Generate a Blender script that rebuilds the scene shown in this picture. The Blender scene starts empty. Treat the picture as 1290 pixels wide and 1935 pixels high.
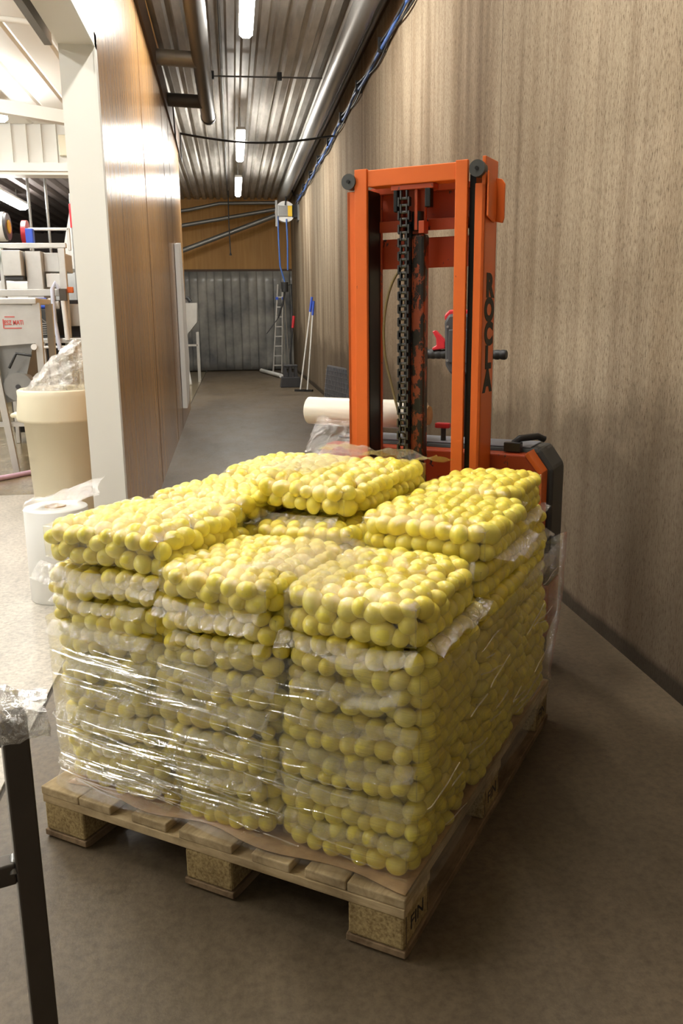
import bpy, math, random
import numpy as np
from mathutils import Matrix, Vector
random.seed(4); rng = np.random.default_rng(11)
PI = math.pi
S = bpy.context.scene
C = S.collection

# ------------------------------------------------------------------ camera
F_PX, YAW, PITCH, ROLL, CAMH = 1614.2, 0.12052, 0.22611, -0.01183, 1.2982
cam = bpy.data.cameras.new('camera'); camo = bpy.data.objects.new('camera', cam); C.objects.link(camo)
cam.sensor_fit = 'VERTICAL'; cam.sensor_height = 36.0; cam.lens = F_PX * 36.0 / 1935.0
cam.clip_start = 0.02; cam.clip_end = 200
_f = Vector((math.sin(YAW) * math.cos(PITCH), math.cos(YAW) * math.cos(PITCH), -math.sin(PITCH)))
_r = Vector((math.cos(YAW), -math.sin(YAW), 0)); _u = _r.cross(_f)
_r2 = math.cos(ROLL) * _r + math.sin(ROLL) * _u; _u2 = -math.sin(ROLL) * _r + math.cos(ROLL) * _u
M = Matrix((( _r2.x, _u2.x, -_f.x, 0), (_r2.y, _u2.y, -_f.y, 0), (_r2.z, _u2.z, -_f.z, CAMH), (0, 0, 0, 1)))
camo.matrix_world = M
S.camera = camo
cam.dof.use_dof = False

# ------------------------------------------------------------------ world, exposure
W = bpy.data.worlds.new('world'); S.world = W; W.use_nodes = True
W.node_tree.nodes['Background'].inputs[0].default_value = (1.0, 0.93, 0.83, 1)
W.node_tree.nodes['Background'].inputs[1].default_value = 0.21
S.view_settings.view_transform = 'Standard'; S.view_settings.look = 'None'
S.view_settings.exposure = 0.95; S.view_settings.gamma = 1.0
S.view_settings.use_curve_mapping = False
LAMP_CORRIDOR = 48.0     # emission strength of the corridor tubes
LAMP_HALL = 46.0         # emission strength of the hall tubes
LAMP_FRONT = 44.0

# ------------------------------------------------------------------ node helpers
def mat(name, color=(.8, .8, .8), rough=.5, metal=0.0, spec=.5, coat=0.0):
    m = bpy.data.materials.new(name); m.use_nodes = True
    b = m.node_tree.nodes['Principled BSDF']
    b.inputs['Base Color'].default_value = (*color, 1); b.inputs['Roughness'].default_value = rough
    b.inputs['Metallic'].default_value = metal; b.inputs['Specular IOR Level'].default_value = spec
    b.inputs['Coat Weight'].default_value = coat
    return m
class NT:
    def __init__(s, m): s.t = m.node_tree; s.b = s.t.nodes.get('Principled BSDF'); s.out = s.t.nodes['Material Output']
    def n(s, typ, **kw):
        nd = s.t.nodes.new(typ)
        for k, v in kw.items():
            if k.startswith('i_'):
                key = k[2:]; key = int(key) if key.isdigit() else key.replace('_', ' ')
                nd.inputs[key].default_value = v
            else: setattr(nd, k, v)
        return nd
    def l(s, a, b): s.t.links.new(a, b)
    def coord(s, kind='Object', scale=(1, 1, 1), rot=(0, 0, 0)):
        tc = s.n('ShaderNodeTexCoord'); mp = s.n('ShaderNodeMapping')
        mp.inputs['Scale'].default_value = scale; mp.inputs['Rotation'].default_value = rot
        s.l(tc.outputs[kind], mp.inputs[0]); return mp.outputs[0]
    def noise(s, vec, scale=5, detail=4, rough=.6, dist=0.0):
        nd = s.n('ShaderNodeTexNoise'); nd.inputs['Scale'].default_value = scale
        nd.inputs['Detail'].default_value = detail; nd.inputs['Roughness'].default_value = rough
        nd.inputs['Distortion'].default_value = dist
        s.l(vec, nd.inputs['Vector']); return nd.outputs['Fac']
    def ramp(s, fac, stops):
        r = s.n('ShaderNodeValToRGB'); e = r.color_ramp.elements
        while len(e) < len(stops): e.new(.5)
        for i, (p, c) in enumerate(stops):
            e[i].position = p; e[i].color = (*c, 1) if len(c) == 3 else c
        s.l(fac, r.inputs[0]); return r.outputs['Color']
    def mix(s, fac, a, b, mode='MIX'):
        m = s.n('ShaderNodeMix', data_type='RGBA', blend_type=mode)
        for sock, v in ((m.inputs[0], fac), (m.inputs[6], a), (m.inputs[7], b)):
            if hasattr(v, 'is_linked'): s.l(v, sock)
            elif isinstance(v, (int, float)): sock.default_value = v
            else: sock.default_value = (*v, 1)
        return m.outputs[2]
    def bump(s, h, strength=.3, dist=.01):
        b = s.n('ShaderNodeBump'); b.inputs['Strength'].default_value = strength; b.inputs['Distance'].default_value = dist
        s.l(h, b.inputs['Height']); return b.outputs[0]
    def math(s, op, a, b=0.0):
        m = s.n('ShaderNodeMath', operation=op)
        for sock, v in ((m.inputs[0], a), (m.inputs[1], b)):
            if hasattr(v, 'is_linked'): s.l(v, sock)
            else: sock.default_value = v
        return m.outputs[0]
g3 = lambda v: (v, v, v)

# ------------------------------------------------------------------ materials
MT = {}
def concrete_wall():
    m = mat('rough concrete wall', rough=.9, spec=.2); t = NT(m)
    fine = t.noise(t.coord(scale=(1, 1, .09)), 170, 3, .7)
    grain = t.noise(t.coord(scale=(1, 1, .30)), 150, 5, .8)
    broad = t.noise(t.coord(scale=(1.1, 1.1, .12)), 1.3, 4, .6)
    broad2 = t.noise(t.coord(scale=(3.2, 3.2, .10)), 1.4, 4, .65)
    low = t.noise(t.coord(scale=(.5, .8, .9)), 1.1, 4, .65)
    base = t.ramp(grain, [(.36, (.13, .095, .06)), (.45, (.37, .305, .225)), (.7, (.52, .45, .345))])
    base = t.mix(.4, base, t.ramp(fine, [(.34, (.50, .46, .42)), (.5, (1, 1, 1))]), 'MULTIPLY')
    base = t.mix(1.0, base, t.ramp(broad, [(.36, (.60, .55, .50)), (.52, (1, 1, 1))]), 'MULTIPLY')
    base = t.mix(.8, base, t.ramp(broad2, [(.34, (.62, .57, .53)), (.52, (1, 1, 1)), (.7, (1.08, 1.06, 1.04))]), 'MULTIPLY')
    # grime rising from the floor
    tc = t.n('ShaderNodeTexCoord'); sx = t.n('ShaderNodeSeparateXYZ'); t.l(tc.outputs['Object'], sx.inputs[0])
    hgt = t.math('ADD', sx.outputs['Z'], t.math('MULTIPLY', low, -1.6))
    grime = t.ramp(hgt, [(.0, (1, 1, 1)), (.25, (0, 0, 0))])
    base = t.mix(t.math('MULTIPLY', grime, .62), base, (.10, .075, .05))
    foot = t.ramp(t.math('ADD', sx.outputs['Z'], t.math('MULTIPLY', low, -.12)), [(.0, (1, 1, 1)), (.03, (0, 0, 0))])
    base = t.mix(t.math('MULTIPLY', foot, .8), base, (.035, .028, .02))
    yy = t.math('FRACT', t.math('DIVIDE', sx.outputs['Y'], 2.38))
    seam = t.math('LESS_THAN', yy, .006)
    base = t.mix(t.math('MULTIPLY', seam, .5), base, (.08, .06, .045))
    base = t.mix(1.0, base, (.87, .84, .80), 'MULTIPLY')
    t.l(base, t.b.inputs['Base Color'])
    t.l(t.bump(t.math('ADD', fine, grain), .45, .004), t.b.inputs['Normal'])
    return m
def concrete_floor(name, a, b, wet=.55, spec=.4):
    m = mat(name, rough=.55, spec=spec); t = NT(m)
    big = t.noise(t.coord(scale=(1, .5, 1)), 1.3, 5, .6); fine = t.noise(t.coord(), 45, 4, .7); mid = t.noise(t.coord(scale=(1, .35, 1)), 6, 5, .7)
    c = t.ramp(big, [(.3, a), (.7, b)])
    c = t.mix(.75, c, t.ramp(fine, [(.28, g3(.5)), (.6, g3(1.12))]), 'MULTIPLY')
    c = t.mix(.6, c, t.ramp(mid, [(.3, g3(.62)), (.55, g3(1.05))]), 'MULTIPLY')
    t.l(c, t.b.inputs['Base Color'])
    r = t.n('ShaderNodeMapRange'); t.l(mid, r.inputs[0]); r.inputs[3].default_value = wet - .15; r.inputs[4].default_value = wet + .15
    t.l(r.outputs[0], t.b.inputs['Roughness']); t.l(t.bump(t.math('ADD', fine, mid), .25, .004), t.b.inputs['Normal'])
    return m
def plywood(name, a, b, rough=.3, vert=True):
    m = mat(name, rough=rough, spec=.55); t = NT(m)
    sc = (14, 14, .7) if vert else (.7, 14, 14)
    g = t.noise(t.coord(scale=sc), 1.2, 5, .6, .6); big = t.noise(t.coord(scale=(1, 1, .5)), 1.0, 3)
    c = t.ramp(g, [(.3, a), (.7, b)]); c = t.mix(.6, c, t.ramp(big, [(.3, (.72, .7, .68)), (.65, (1.05, 1.05, 1.05))]), 'MULTIPLY')
    t.l(c, t.b.inputs['Base Color']); t.l(t.bump(g, .12, .02), t.b.inputs['Normal'])
    return m
def painted(name, c, chips=(.04, .03, .03), amt=.64, rough=.42):
    m = mat(name, rough=rough, spec=.45); t = NT(m)
    n1 = t.noise(t.coord(scale=(1, 1, .5)), 28, 5, .75); n2 = t.noise(t.coord(), 3.5, 4)
    col = t.mix(t.ramp(n2, [(.3, g3(0)), (.7, g3(.35))]), c, tuple(x * .62 for x in c))
    col = t.mix(t.ramp(n1, [(amt, g3(0)), (amt + .03, g3(1))]), col, chips)
    t.l(col, t.b.inputs['Base Color']); t.l(t.bump(n2, .05, .01), t.b.inputs['Normal']); return m
def wood(name, a, b, rough=.8, scale=(1, 1, 1), chip=False):
    m = mat(name, rough=rough, spec=.2); t = NT(m)
    if chip:
        g = t.noise(t.coord(scale=scale), 130, 4, .75)
    else: g = t.noise(t.coord(scale=scale), 3.0, 6, .65, .8)
    g2 = t.noise(t.coord(), 9, 4)
    c = t.ramp(g, [(.32, a), (.62, b)]); c = t.mix(.7, c, t.ramp(g2, [(.35, (.55, .52, .5)), (.6, g3(1.05))]), 'MULTIPLY')
    t.l(c, t.b.inputs['Base Color']); t.l(t.bump(g, .4, .003), t.b.inputs['Normal']); return m
def steel(name, c=(.5, .5, .5), rough=.35, metal=.9, var=.3):
    m = mat(name, c, rough, metal); t = NT(m)
    g = t.noise(t.coord(scale=(1, .25, 1)), 6, 4)
    t.l(t.mix(t.ramp(g, [(.3, g3(0)), (.7, g3(var))]), c, tuple(x * .45 for x in c)), t.b.inputs['Base Color'])
    return m
def film(name, haze=.04, rough=.07, gloss=2.2, wr=40, wstr=.5, streak=None, tint=(.97, .97, .95), hz_amt=.25, hzcol=(.85, .86, .84), cap=.4):
    """clear plastic film: mostly transparent, Fresnel gloss on a wrinkled surface, faint milky haze where it is creased"""
    m = bpy.data.materials.new(name); m.use_nodes = True; t = NT(m); t.t.nodes.remove(t.b)
    tr = t.n('ShaderNodeBsdfTransparent'); tr.inputs[0].default_value = (*tint, 1)
    gl = t.n('ShaderNodeBsdfGlossy'); gl.inputs['Roughness'].default_value = rough; gl.inputs[0].default_value = (1, 1, 1, 1)
    df = t.n('ShaderNodeBsdfDiffuse'); df.inputs[0].default_value = (*hzcol, 1)
    if streak: h = t.noise(t.coord(scale=streak), wr, 6, .7)
    else: h = t.noise(t.coord(), wr, 5, .72, 1.2)
    nb = t.bump(h, wstr, .01); t.l(nb, gl.inputs['Normal'])
    fr = t.n('ShaderNodeFresnel'); fr.inputs[0].default_value = 1.5; t.l(nb, fr.inputs['Normal'])
    fac = t.math('MINIMUM', t.math('MULTIPLY', fr.outputs[0], gloss), cap)
    hz = t.ramp(h, [(.52, g3(haze)), (.72, g3(haze + hz_amt))])
    m1 = t.n('ShaderNodeMixShader'); t.l(hz, m1.inputs[0]); t.l(tr.outputs[0], m1.inputs[1]); t.l(df.outputs[0], m1.inputs[2])
    m2 = t.n('ShaderNodeMixShader'); t.l(fac, m2.inputs[0]); t.l(m1.outputs[0], m2.inputs[1]); t.l(gl.outputs[0], m2.inputs[2])
    t.l(m2.outputs[0], t.out.inputs[0]); return m
def emis(name, c, s):
    m = bpy.data.materials.new(name); m.use_nodes = True; t = NT(m); t.t.nodes.remove(t.b)
    e = t.n('ShaderNodeEmission'); e.inputs[0].default_value = (*c, 1); e.inputs[1].default_value = s
    t.l(e.outputs[0], t.out.inputs[0]); return m
def potato_mat():
    m = mat('peeled potato', rough=.38, spec=.5); t = NT(m)
    geo = t.n('ShaderNodeNewGeometry'); oi = t.n('ShaderNodeObjectInfo')
    r = t.math('FRACT', t.math('ADD', geo.outputs['Random Per Island'], oi.outputs['Random']))
    n = t.noise(t.coord('Object'), 14, 3)
    c = t.ramp(r, [(.0, (.92, .78, .10)), (.7, (.94, .83, .14)), (1, (.90, .73, .07))])
    c = t.mix(.5, c, t.ramp(n, [(.3, (.92, .86, .7)), (.7, (1.06, 1.06, 1.1))]), 'MULTIPLY')
    t.l(c, t.b.inputs['Base Color'])
    t.b.inputs['Subsurface Weight'].default_value = .25; t.b.inputs['Subsurface Radius'].default_value = (1, .8, .25); t.b.inputs['Subsurface Scale'].default_value = .008
    return m
def metal_sheet():
    m = mat('galvanised roof sheet', (.42, .41, .39), .45, .45); t = NT(m)
    n = t.noise(t.coord(scale=(3, .6, 1)), 1.6, 5); n2 = t.noise(t.coord(scale=(1, .12, 1)), 14, 3)
    c = t.ramp(n, [(.3, (.36, .335, .30)), (.65, (.58, .555, .51))]); t.l(t.mix(.5, c, t.ramp(n2, [(.3, g3(.6)), (.6, g3(1.1))]), 'MULTIPLY'), t.b.inputs['Base Color'])
    return m
def strip_mat():
    m = mat('cloudy plastic strip', rough=.28, spec=.5); t = NT(m)
    n = t.noise(t.coord(scale=(.8, 1, .8)), 1.3, 4, .6)
    t.l(t.ramp(n, [(.32, (.10, .105, .12)), (.5, (.28, .28, .265)), (.72, (.52, .51, .47))]), t.b.inputs['Base Color'])
    return m

MT['wall'] = concrete_wall()
MT['floor'] = concrete_floor('worn concrete floor', (.082, .060, .035), (.165, .124, .078), .44, .42)
MT['floor_hall'] = concrete_floor('smooth grey floor', (.42, .38, .32), (.55, .51, .44), .42, .45)
MT['floor_wet'] = concrete_floor('wet brown floor', (.16, .12, .06), (.30, .24, .14), .2, .6)
MT['ply'] = plywood('lacquered plywood', (.36, .19, .07), (.47, .27, .11), .24)
MT['orange_ply'] = plywood('orange plywood', (.50, .25, .055), (.62, .34, .09), .55)
MT['brown_trim'] = mat('dark brown trim', (.10, .055, .03), .6)
MT['white_paint'] = mat('white painted trim', (.78, .77, .72), .45)
MT['cream_wall'] = mat('cream wall panel', (.80, .76, .68), .4)
MT['hall_panel'] = mat('pale ribbed panel', (.78, .77, .72), .5)
MT['dark_panel'] = mat('dim ribbed panel', (.16, .13, .12), .45, .3)
MT['sheet'] = metal_sheet()
MT['galv'] = steel('galvanised duct', (.36, .36, .35), .42, .8)
MT['dark_galv'] = steel('dark duct', (.17, .165, .16), .45, .7)
MT['stainless'] = steel('brushed stainless steel', (.66, .65, .62), .35, .55, .25)
MT['black'] = mat('black rubber', (.015, .015, .016), .5)
MT['black_gloss'] = mat('black plastic', (.02, .02, .022), .28)
MT['dark_grey'] = mat('dark grey plastic', (.05, .05, .055), .45)
MT['grey_cover'] = mat('charcoal moulded cover', (.045, .047, .045), .5)
MT['grey_plastic'] = mat('grey plastic', (.17, .18, .21), .5)
MT['blue'] = mat('blue hose', (.05, .13, .42), .45)
MT['bright_blue'] = mat('bright blue plastic', (.03, .10, .62), .4)
MT['red'] = mat('red plastic', (.55, .02, .03), .35)
MT['green'] = mat('green plastic', (.02, .42, .22), .4)
MT['yellow'] = mat('yellow sticker', (.85, .55, .04), .5)
MT['white_pl'] = mat('white plastic', (.82, .82, .80), .35)
MT['leak_white'] = mat('light leak white', (.93, .93, .91), .5)  # brightness of the light leak put into the base colour
MT['cream_pl'] = mat('cream plastic', (.80, .74, .56), .42)
MT['film_roll'] = mat('cream stretch film roll', (.80, .76, .66), .22)
MT['orange'] = painted('orange enamel', (.74, .145, .018), amt=.70)
MT['orange_dark'] = painted('worn red-orange enamel', (.42, .06, .015), amt=.62)
MT['grease'] = mat('black greased steel', (.004, .004, .004), .45, .3)
MT['chain'] = steel('oily chain steel', (.10, .10, .10), .35, .9)
MT['greasy_orange'] = painted('greasy orange steel', (.26, .05, .015), (.01, .008, .006), .47)
MT['brown_steel'] = steel('raw dark steel', (.10, .085, .07), .4, .6)
MT['cyl'] = mat('brown hose', (.20, .15, .07), .4)
MT['deck'] = wood('sawn deck board', (.34, .25, .13), (.56, .44, .26), scale=(8, 1.2, 8))
MT['stringer'] = wood('sawn stringer board', (.36, .26, .13), (.58, .45, .26), scale=(1.2, 8, 8))
MT['chip'] = wood('pressed chip block', (.20, .13, .05), (.50, .38, .18), chip=True)
MT['skid'] = wood('scuffed skid board', (.14, .09, .05), (.30, .21, .12), scale=(8, 1.2, 8))
MT['kraft'] = wood('brown kraft paper', (.48, .30, .13), (.60, .40, .20), .6)
MT['ink'] = mat('black ink', (.02, .018, .015), .7)
MT['potato'] = potato_mat()
MT['bagfilm'] = film('clear vacuum film', .0, .06, 2.4, 48, .45, hz_amt=.02, tint=(.995, .995, .985), cap=.17)
MT['seal'] = film('crimped clear film', .01, .08, 2.0, 60, .9, hz_amt=.13, cap=.4)
MT['stretch'] = film('stretch wrap', .0, .07, 1.5, 6, .9, streak=(.35, .35, 11), hz_amt=.06, tint=(.99, .99, .985), cap=.4)
MT['pleat'] = film('stretched film pleat', .05, .14, 3.0, 12, .4, hz_amt=.2, cap=.5)
MT['loose'] = film('crumpled clear film', .05, .08, 2.4, 16, .9, hz_amt=.35, hzcol=(.9, .9, .9))
MT['milky'] = film('milky plastic bag', .22, .10, 2.6, 30, .9, hz_amt=.4, hzcol=(.9, .9, .9), cap=.6)
MT['lamp'] = emis('corridor lamp diffuser', (1.0, .97, .90), LAMP_CORRIDOR)
MT['lamp_front'] = emis('near corridor lamp diffuser', (1.0, .96, .88), LAMP_FRONT)
MT['lamp_hall'] = emis('hall lamp diffuser', (1.0, .98, .93), LAMP_HALL)
MT['strip'] = strip_mat()
MT['crack'] = mat('dark joint filler', (.06, .05, .04), .9)
MT['pink'] = mat('pink hose', (.62, .42, .55), .4)
MT['pale_blue'] = mat('pale hose', (.62, .66, .80), .35)
MT['logo'] = mat('red sticker print', (.55, .08, .07), .5)

# ------------------------------------------------------------------ mesh helpers
class MB:
    def __init__(s): s.v = []; s.f = []; s.sm = []
    def add(s, vs, fs, smooth=False):
        o = len(s.v); s.v += [tuple(v) for v in vs]; s.f += [tuple(i + o for i in f) for f in fs]; s.sm += [smooth] * len(fs); return s
    def box(s, x0, x1, y0, y1, z0, z1, mx=None):
        vs = [Vector((x, y, z)) for x in (x0, x1) for y in (y0, y1) for z in (z0, z1)]
        if mx is not None: vs = [mx @ v for v in vs]
        return s.add(vs, [(0, 1, 3, 2), (4, 6, 7, 5), (0, 4, 5, 1), (2, 3, 7, 6), (0, 2, 6, 4), (1, 5, 7, 3)])
    def tube(s, pts, r, n=10, caps=True, r2=None):
        pts = [Vector(p) for p in pts]; rings = []
        up = None
        for i, p in enumerate(pts):
            a = pts[max(i - 1, 0)]; b = pts[min(i + 1, len(pts) - 1)]; d = (b - a).normalized()
            if up is None:
                up = Vector((0, 0, 1)) if abs(d.z) < .9 else Vector((0, 1, 0))
            x = up.cross(d).normalized(); y = d.cross(x).normalized(); up = y
            rr = r if r2 is None else r + (r2 - r) * i / (len(pts) - 1)
            if isinstance(r, (list, tuple)): rr = r[i]
            rings.append([p + x * rr * math.cos(2 * PI * k / n) + y * rr * math.sin(2 * PI * k / n) for k in range(n)])
        vs = [v for rg in rings for v in rg]; fs = []
        for i in range(len(pts) - 1):
            for k in range(n): fs.append((i * n + k, i * n + (k + 1) % n, (i + 1) * n + (k + 1) % n, (i + 1) * n + k))
        s.add(vs, fs, True)
        if caps:
            s.add(rings[0], [tuple(range(n - 1, -1, -1))]); s.add(rings[-1], [tuple(range(n))])
        return s
    def lathe(s, prof, c=(0, 0, 0), n=40, mx=None):
        vs = []
        for r, z in prof:
            for k in range(n):
                v = Vector((c[0] + r * math.cos(2 * PI * k / n), c[1] + r * math.sin(2 * PI * k / n), c[2] + z))
                vs.append(mx @ v if mx is not None else v)
        fs = [(i * n + k, i * n + (k + 1) % n, (i + 1) * n + (k + 1) % n, (i + 1) * n + k) for i in range(len(prof) - 1) for k in range(n)]
        return s.add(vs, fs, True)
    def prism(s, poly, axis, a, b, mx=None):
        """extrude a 2D polygon along axis 0/1/2 from a to b; poly in the other two axes"""
        def P(u, w, c):
            v = [u, w]; v.insert(axis, c); v = Vector(v); return mx @ v if mx is not None else v
        n = len(poly); vs = [P(u, w, a) for u, w in poly] + [P(u, w, b) for u, w in poly]
        fs = [(i, (i + 1) % n, (i + 1) % n + n, i + n) for i in range(n)] + [tuple(range(n - 1, -1, -1)), tuple(range(n, 2 * n))]
        return s.add(vs, fs)
    def grid(s, fn, nu, nv, smooth=True):
        vs = [fn(i / nu, j / nv) for i in range(nu + 1) for j in range(nv + 1)]
        fs = [(i * (nv + 1) + j, (i + 1) * (nv + 1) + j, (i + 1) * (nv + 1) + j + 1, i * (nv + 1) + j + 1) for i in range(nu) for j in range(nv)]
        return s.add(vs, fs, smooth)
    def build(s, name, m, parent=None, bevel=0, solid=0, fix=True):
        me = bpy.data.meshes.new(name); me.from_pydata([tuple(v) for v in s.v], [], s.f)
        me.polygons.foreach_set('use_smooth', s.sm); me.update()
        if fix:
            import bmesh
            bm = bmesh.new(); bm.from_mesh(me); bmesh.ops.recalc_face_normals(bm, faces=bm.faces); bm.to_mesh(me); bm.free()
        o = bpy.data.objects.new(name, me); C.objects.link(o)
        me.materials.append(MT[m] if isinstance(m, str) else m)
        if parent is not None: o.parent = parent
        if bevel:
            b = o.modifiers.new('bevel', 'BEVEL'); b.width = bevel; b.segments = 2; b.limit_method = 'ANGLE'
        if solid:
            q = o.modifiers.new('thickness', 'SOLIDIFY'); q.thickness = solid
        return o
def tag(o, label, cat, group=None, kind=None):
    o['label'] = label; o['category'] = cat
    if group: o['group'] = group
    if kind: o['kind'] = kind
    return o
def thing(name, label, cat, loc=(0, 0, 0), rz=0, group=None):
    o = bpy.data.objects.new(name, None); C.objects.link(o); o.location = loc; o.rotation_euler = (0, 0, rz)
    o.empty_display_size = .05
    return tag(o, label, cat, group)
def struct(name, mb, m, **k):
    o = mb.build(name, m, **k); o['kind'] = 'structure'; return o
def box(*a): return MB().box(*a)
def text_mesh(body, size, m, name, parent, mx, bold=.0, xs=1.0):
    cu = bpy.data.curves.new('txt', 'FONT'); cu.body = body; cu.size = size; cu.offset = bold; cu.extrude = .0004
    cu.align_x = 'CENTER'; cu.align_y = 'CENTER'
    to = bpy.data.objects.new('txt', cu); C.objects.link(to)
    dg = bpy.context.evaluated_depsgraph_get(); dg.update()
    me = bpy.data.meshes.new_from_object(to.evaluated_get(dg)); bpy.data.objects.remove(to)
    me.transform(mx @ Matrix.Diagonal((xs, 1, 1, 1))); me.materials.clear(); me.materials.append(MT[m])
    o = bpy.data.objects.new(name, me); C.objects.link(o)
    if parent is not None: o.parent = parent
    return o

# pallet frame: s runs left to right along the near end, t runs away from the camera
PO = Vector((-.52936, 2.03825, 0)); PTH = -.59383
PMX = Matrix.Translation(PO) @ Matrix.Rotation(PTH, 4, 'Z')
def pf(s, t, z): return PMX @ Vector((s, t, z))
def pthing(name, label, cat, s=0, t=0, z=0, group=None, rz=0):
    return thing(name, label, cat, pf(s, t, z), PTH + rz, group)

# ------------------------------------------------------------------ setting
XR, XL, XB = 1.455, -.59, -.745
YF, ZC = 21.5, 4.0
struct('floor', box(-.69, 2.2, -3, YF + .3, -.2, 0), 'floor')
struct('floor', box(-9, -.705, -3, 6.6, -.2, 0), 'floor_hall')
struct('floor', box(-9, -.705, 6.6, YF + .3, -.2, -.001), 'floor_wet')
struct('trim_1', box(-.705, -.69, -3, YF, -.2, -.006), 'crack')
struct('wall_right', box(XR, XR + .25, -3, YF + .3, 0, 3.95), 'wall')
struct('trim_2', box(XR - .03, XR + .25, -3, YF, 3.95, 4.02), 'brown_trim')
# partition with its near end open towards the hall
def skew(dx0, dx1, y0, y1, z0, z1):
    k = lambda y: -.07 * max(0, y - 4.46) / 8.2
    return MB().prism([(XB + dx0 + k(y0), y0), (XL + dx1 + k(y0), y0), (XL + dx1 + k(y1), y1), (XB + dx0 + k(y1), y1)], 2, z0, z1)
struct('wall_left', skew(0, 0, 4.46, 12.66, 0, 3.5), 'ply')
struct('wall_header', box(XB, XL, -3, 4.46, 2.555, 3.5), 'cream_wall')
struct('trim_3', skew(0, .02, 4.46, 12.7, 3.5, 3.76), 'brown_trim')
struct('trim_8', box(XB, XL + .02, -3, 4.46, 3.5, 3.76), 'brown_trim')
struct('wall_upper', box(XB - .05, XL - .06, -3, 9.9, 3.76, ZC), 'orange_ply')
struct('trim_4', box(XB - .004, XL - .002, 4.43, 4.46, 0, 2.555), 'white_paint')          # post face
struct('trim_5', box(XL - .002, XL + .006, 4.425, 4.49, 0, 2.585), 'white_paint')          # corner flashing
struct('trim_6', box(XL - .002, XL + .006, -3, 4.49, 2.52, 2.585), 'white_paint')
struct('trim_7', box(XB - .004, XL - .002, -3, 4.43, 2.53, 2.555), 'cream_wall')
struct('trim_9', box(XB - .07, XB - .035, -3, 4.46, 2.53, 2.75), 'galv')
sj = MB()
for y in (6.9, 9.3, 10.35):
    k_ = -.07 * (y - 4.46) / 8.2; sj.box(XL + k_ - .001, XL + k_ + .0025, y, y + .006, 0, 3.5)
struct('trim_10', sj, 'brown_trim')
# narrow white board painted in for light leaking past a door edge
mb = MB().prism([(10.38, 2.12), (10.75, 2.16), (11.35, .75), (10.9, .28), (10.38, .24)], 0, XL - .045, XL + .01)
tag(mb.build('light_leak_board', 'leak_white'), 'tall narrow white board added in place of light leaking past a door near the far end of the plywood partition', 'board')
# recess beyond the partition
struct('wall_recess', box(-1.75, -1.65, 12.66, YF, 0, ZC), 'cream_wall')
struct('wall_back', box(-9, XR + .25, YF, YF + .2, 2.4, 4.3), 'orange_ply')
struct('wall_far', box(-9, XR + .25, YF + .12, YF + .3, 0, 2.4), 'dark_panel')
struct('trim_11', box(-1.65, XR, YF - .05, YF, 2.36, 2.41), 'brown_trim')

def corr(x0, x1, y0, y1, z, pitch, depth, top=.04, flat=.45, down=1):
    m = MB(); x = x0; prof = []
    while x < x1:
        w = pitch
        for fr, h in ((0, 0), (flat, 0), (flat + .14, depth), (1 - .14, depth)):
            if x + w * fr <= x1: prof.append((x + w * fr, z + h))
        x += w
    prof.append((x1, z))
    n = len(prof); vs = [(a, y0, b) for a, b in prof] + [(a, y1, b) for a, b in prof]
    m.add(vs, [(i, i + 1, i + 1 + n, i + n) for i in range(n - 1)])
    m.box(x0, x1, y0, y1, z + depth + .02, z + depth + .06)
    return m
struct('ceiling', corr(XB - .01, XR + .2, -3, YF, ZC, .16, .045), 'sheet', fix=False)
struct('ceiling', corr(-1.75, XB - .02, 12.68, YF, ZC, .16, .045), 'sheet', fix=False)
struct('ceiling', corr(-9, XB - .03, -3, 12.1, 3.72, .30, .02, flat=.8), 'hall_panel', fix=False)
struct('ceiling', corr(-9, -1.8, 12.35, YF, 3.22, .22, .05), 'dark_panel', fix=False)
# bright ribbed gable at the back of the hall
m = MB(); x = -9
while x < -.85:
    m.box(x, x + .17, 12.12, 12.2, 3.22, 3.8); m.box(x + .17, x + .185, 12.09, 12.2, 3.22, 3.8); x += .185
struct('wall_gable', m, 'hall_panel')
struct('trim_12', box(-9, -.85, 11.98, 12.2, 3.14, 3.24), 'white_paint')
struct('trim_13', box(-9, -.85, 12.02, 12.3, 3.10, 3.14), 'cream_wall')
struct('wall_hall', box(-9.1, -9, -3, YF, 0, 4), 'hall_panel')
struct('wall_hall_end', box(-9, -1.75, YF - .1, YF, 0, 3.3), 'dark_panel')

# strip curtain door at the end of the corridor
sc_ = thing('strip_curtain', 'cloudy grey plastic strip curtain closing the far end of the corridor', 'curtain', (0, YF - .06, 0))
xx = -1.62; k = 0
while xx < XR - .06:
    w = .20
    def fn(u, v, x=xx, k=k): return (x + u * .225, .02 * (k % 2) - .012 * math.sin(PI * u) * (1 + .4 * math.sin(5 * v + k)), .02 + 2.34 * v)
    MB().grid(fn, 6, 10).build('strip', 'strip', sc_, solid=.004); xx += w; k += 1
# steel struts in front of the far gable
def bar(name, pts, r, m, label, cat='pipe', n=12, group=None):
    o = MB().tube(pts, r, n).build(name, m); return tag(o, label, cat, group)
bar('roof_strut', [(-1.6, 20.6, 2.60), (1.10, 20.6, 3.56)], .055, 'galv', 'steep grey round strut crossing the orange far wall, lower of two', 'strut')
bar('roof_strut', [(-1.6, 20.75, 3.25), (1.10, 20.75, 3.70)], .045, 'galv', 'shallow grey round strut crossing the orange far wall, upper of two', 'strut')
bar('roof_beam', [(-1.6, 20.9, 3.60), (-.9, 20.9, 3.70), (-.2, 20.9, 3.84), (1.35, 20.9, 3.86)], .04, 'galv', 'pale bent beam at the top of the orange far wall', 'beam')

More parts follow.
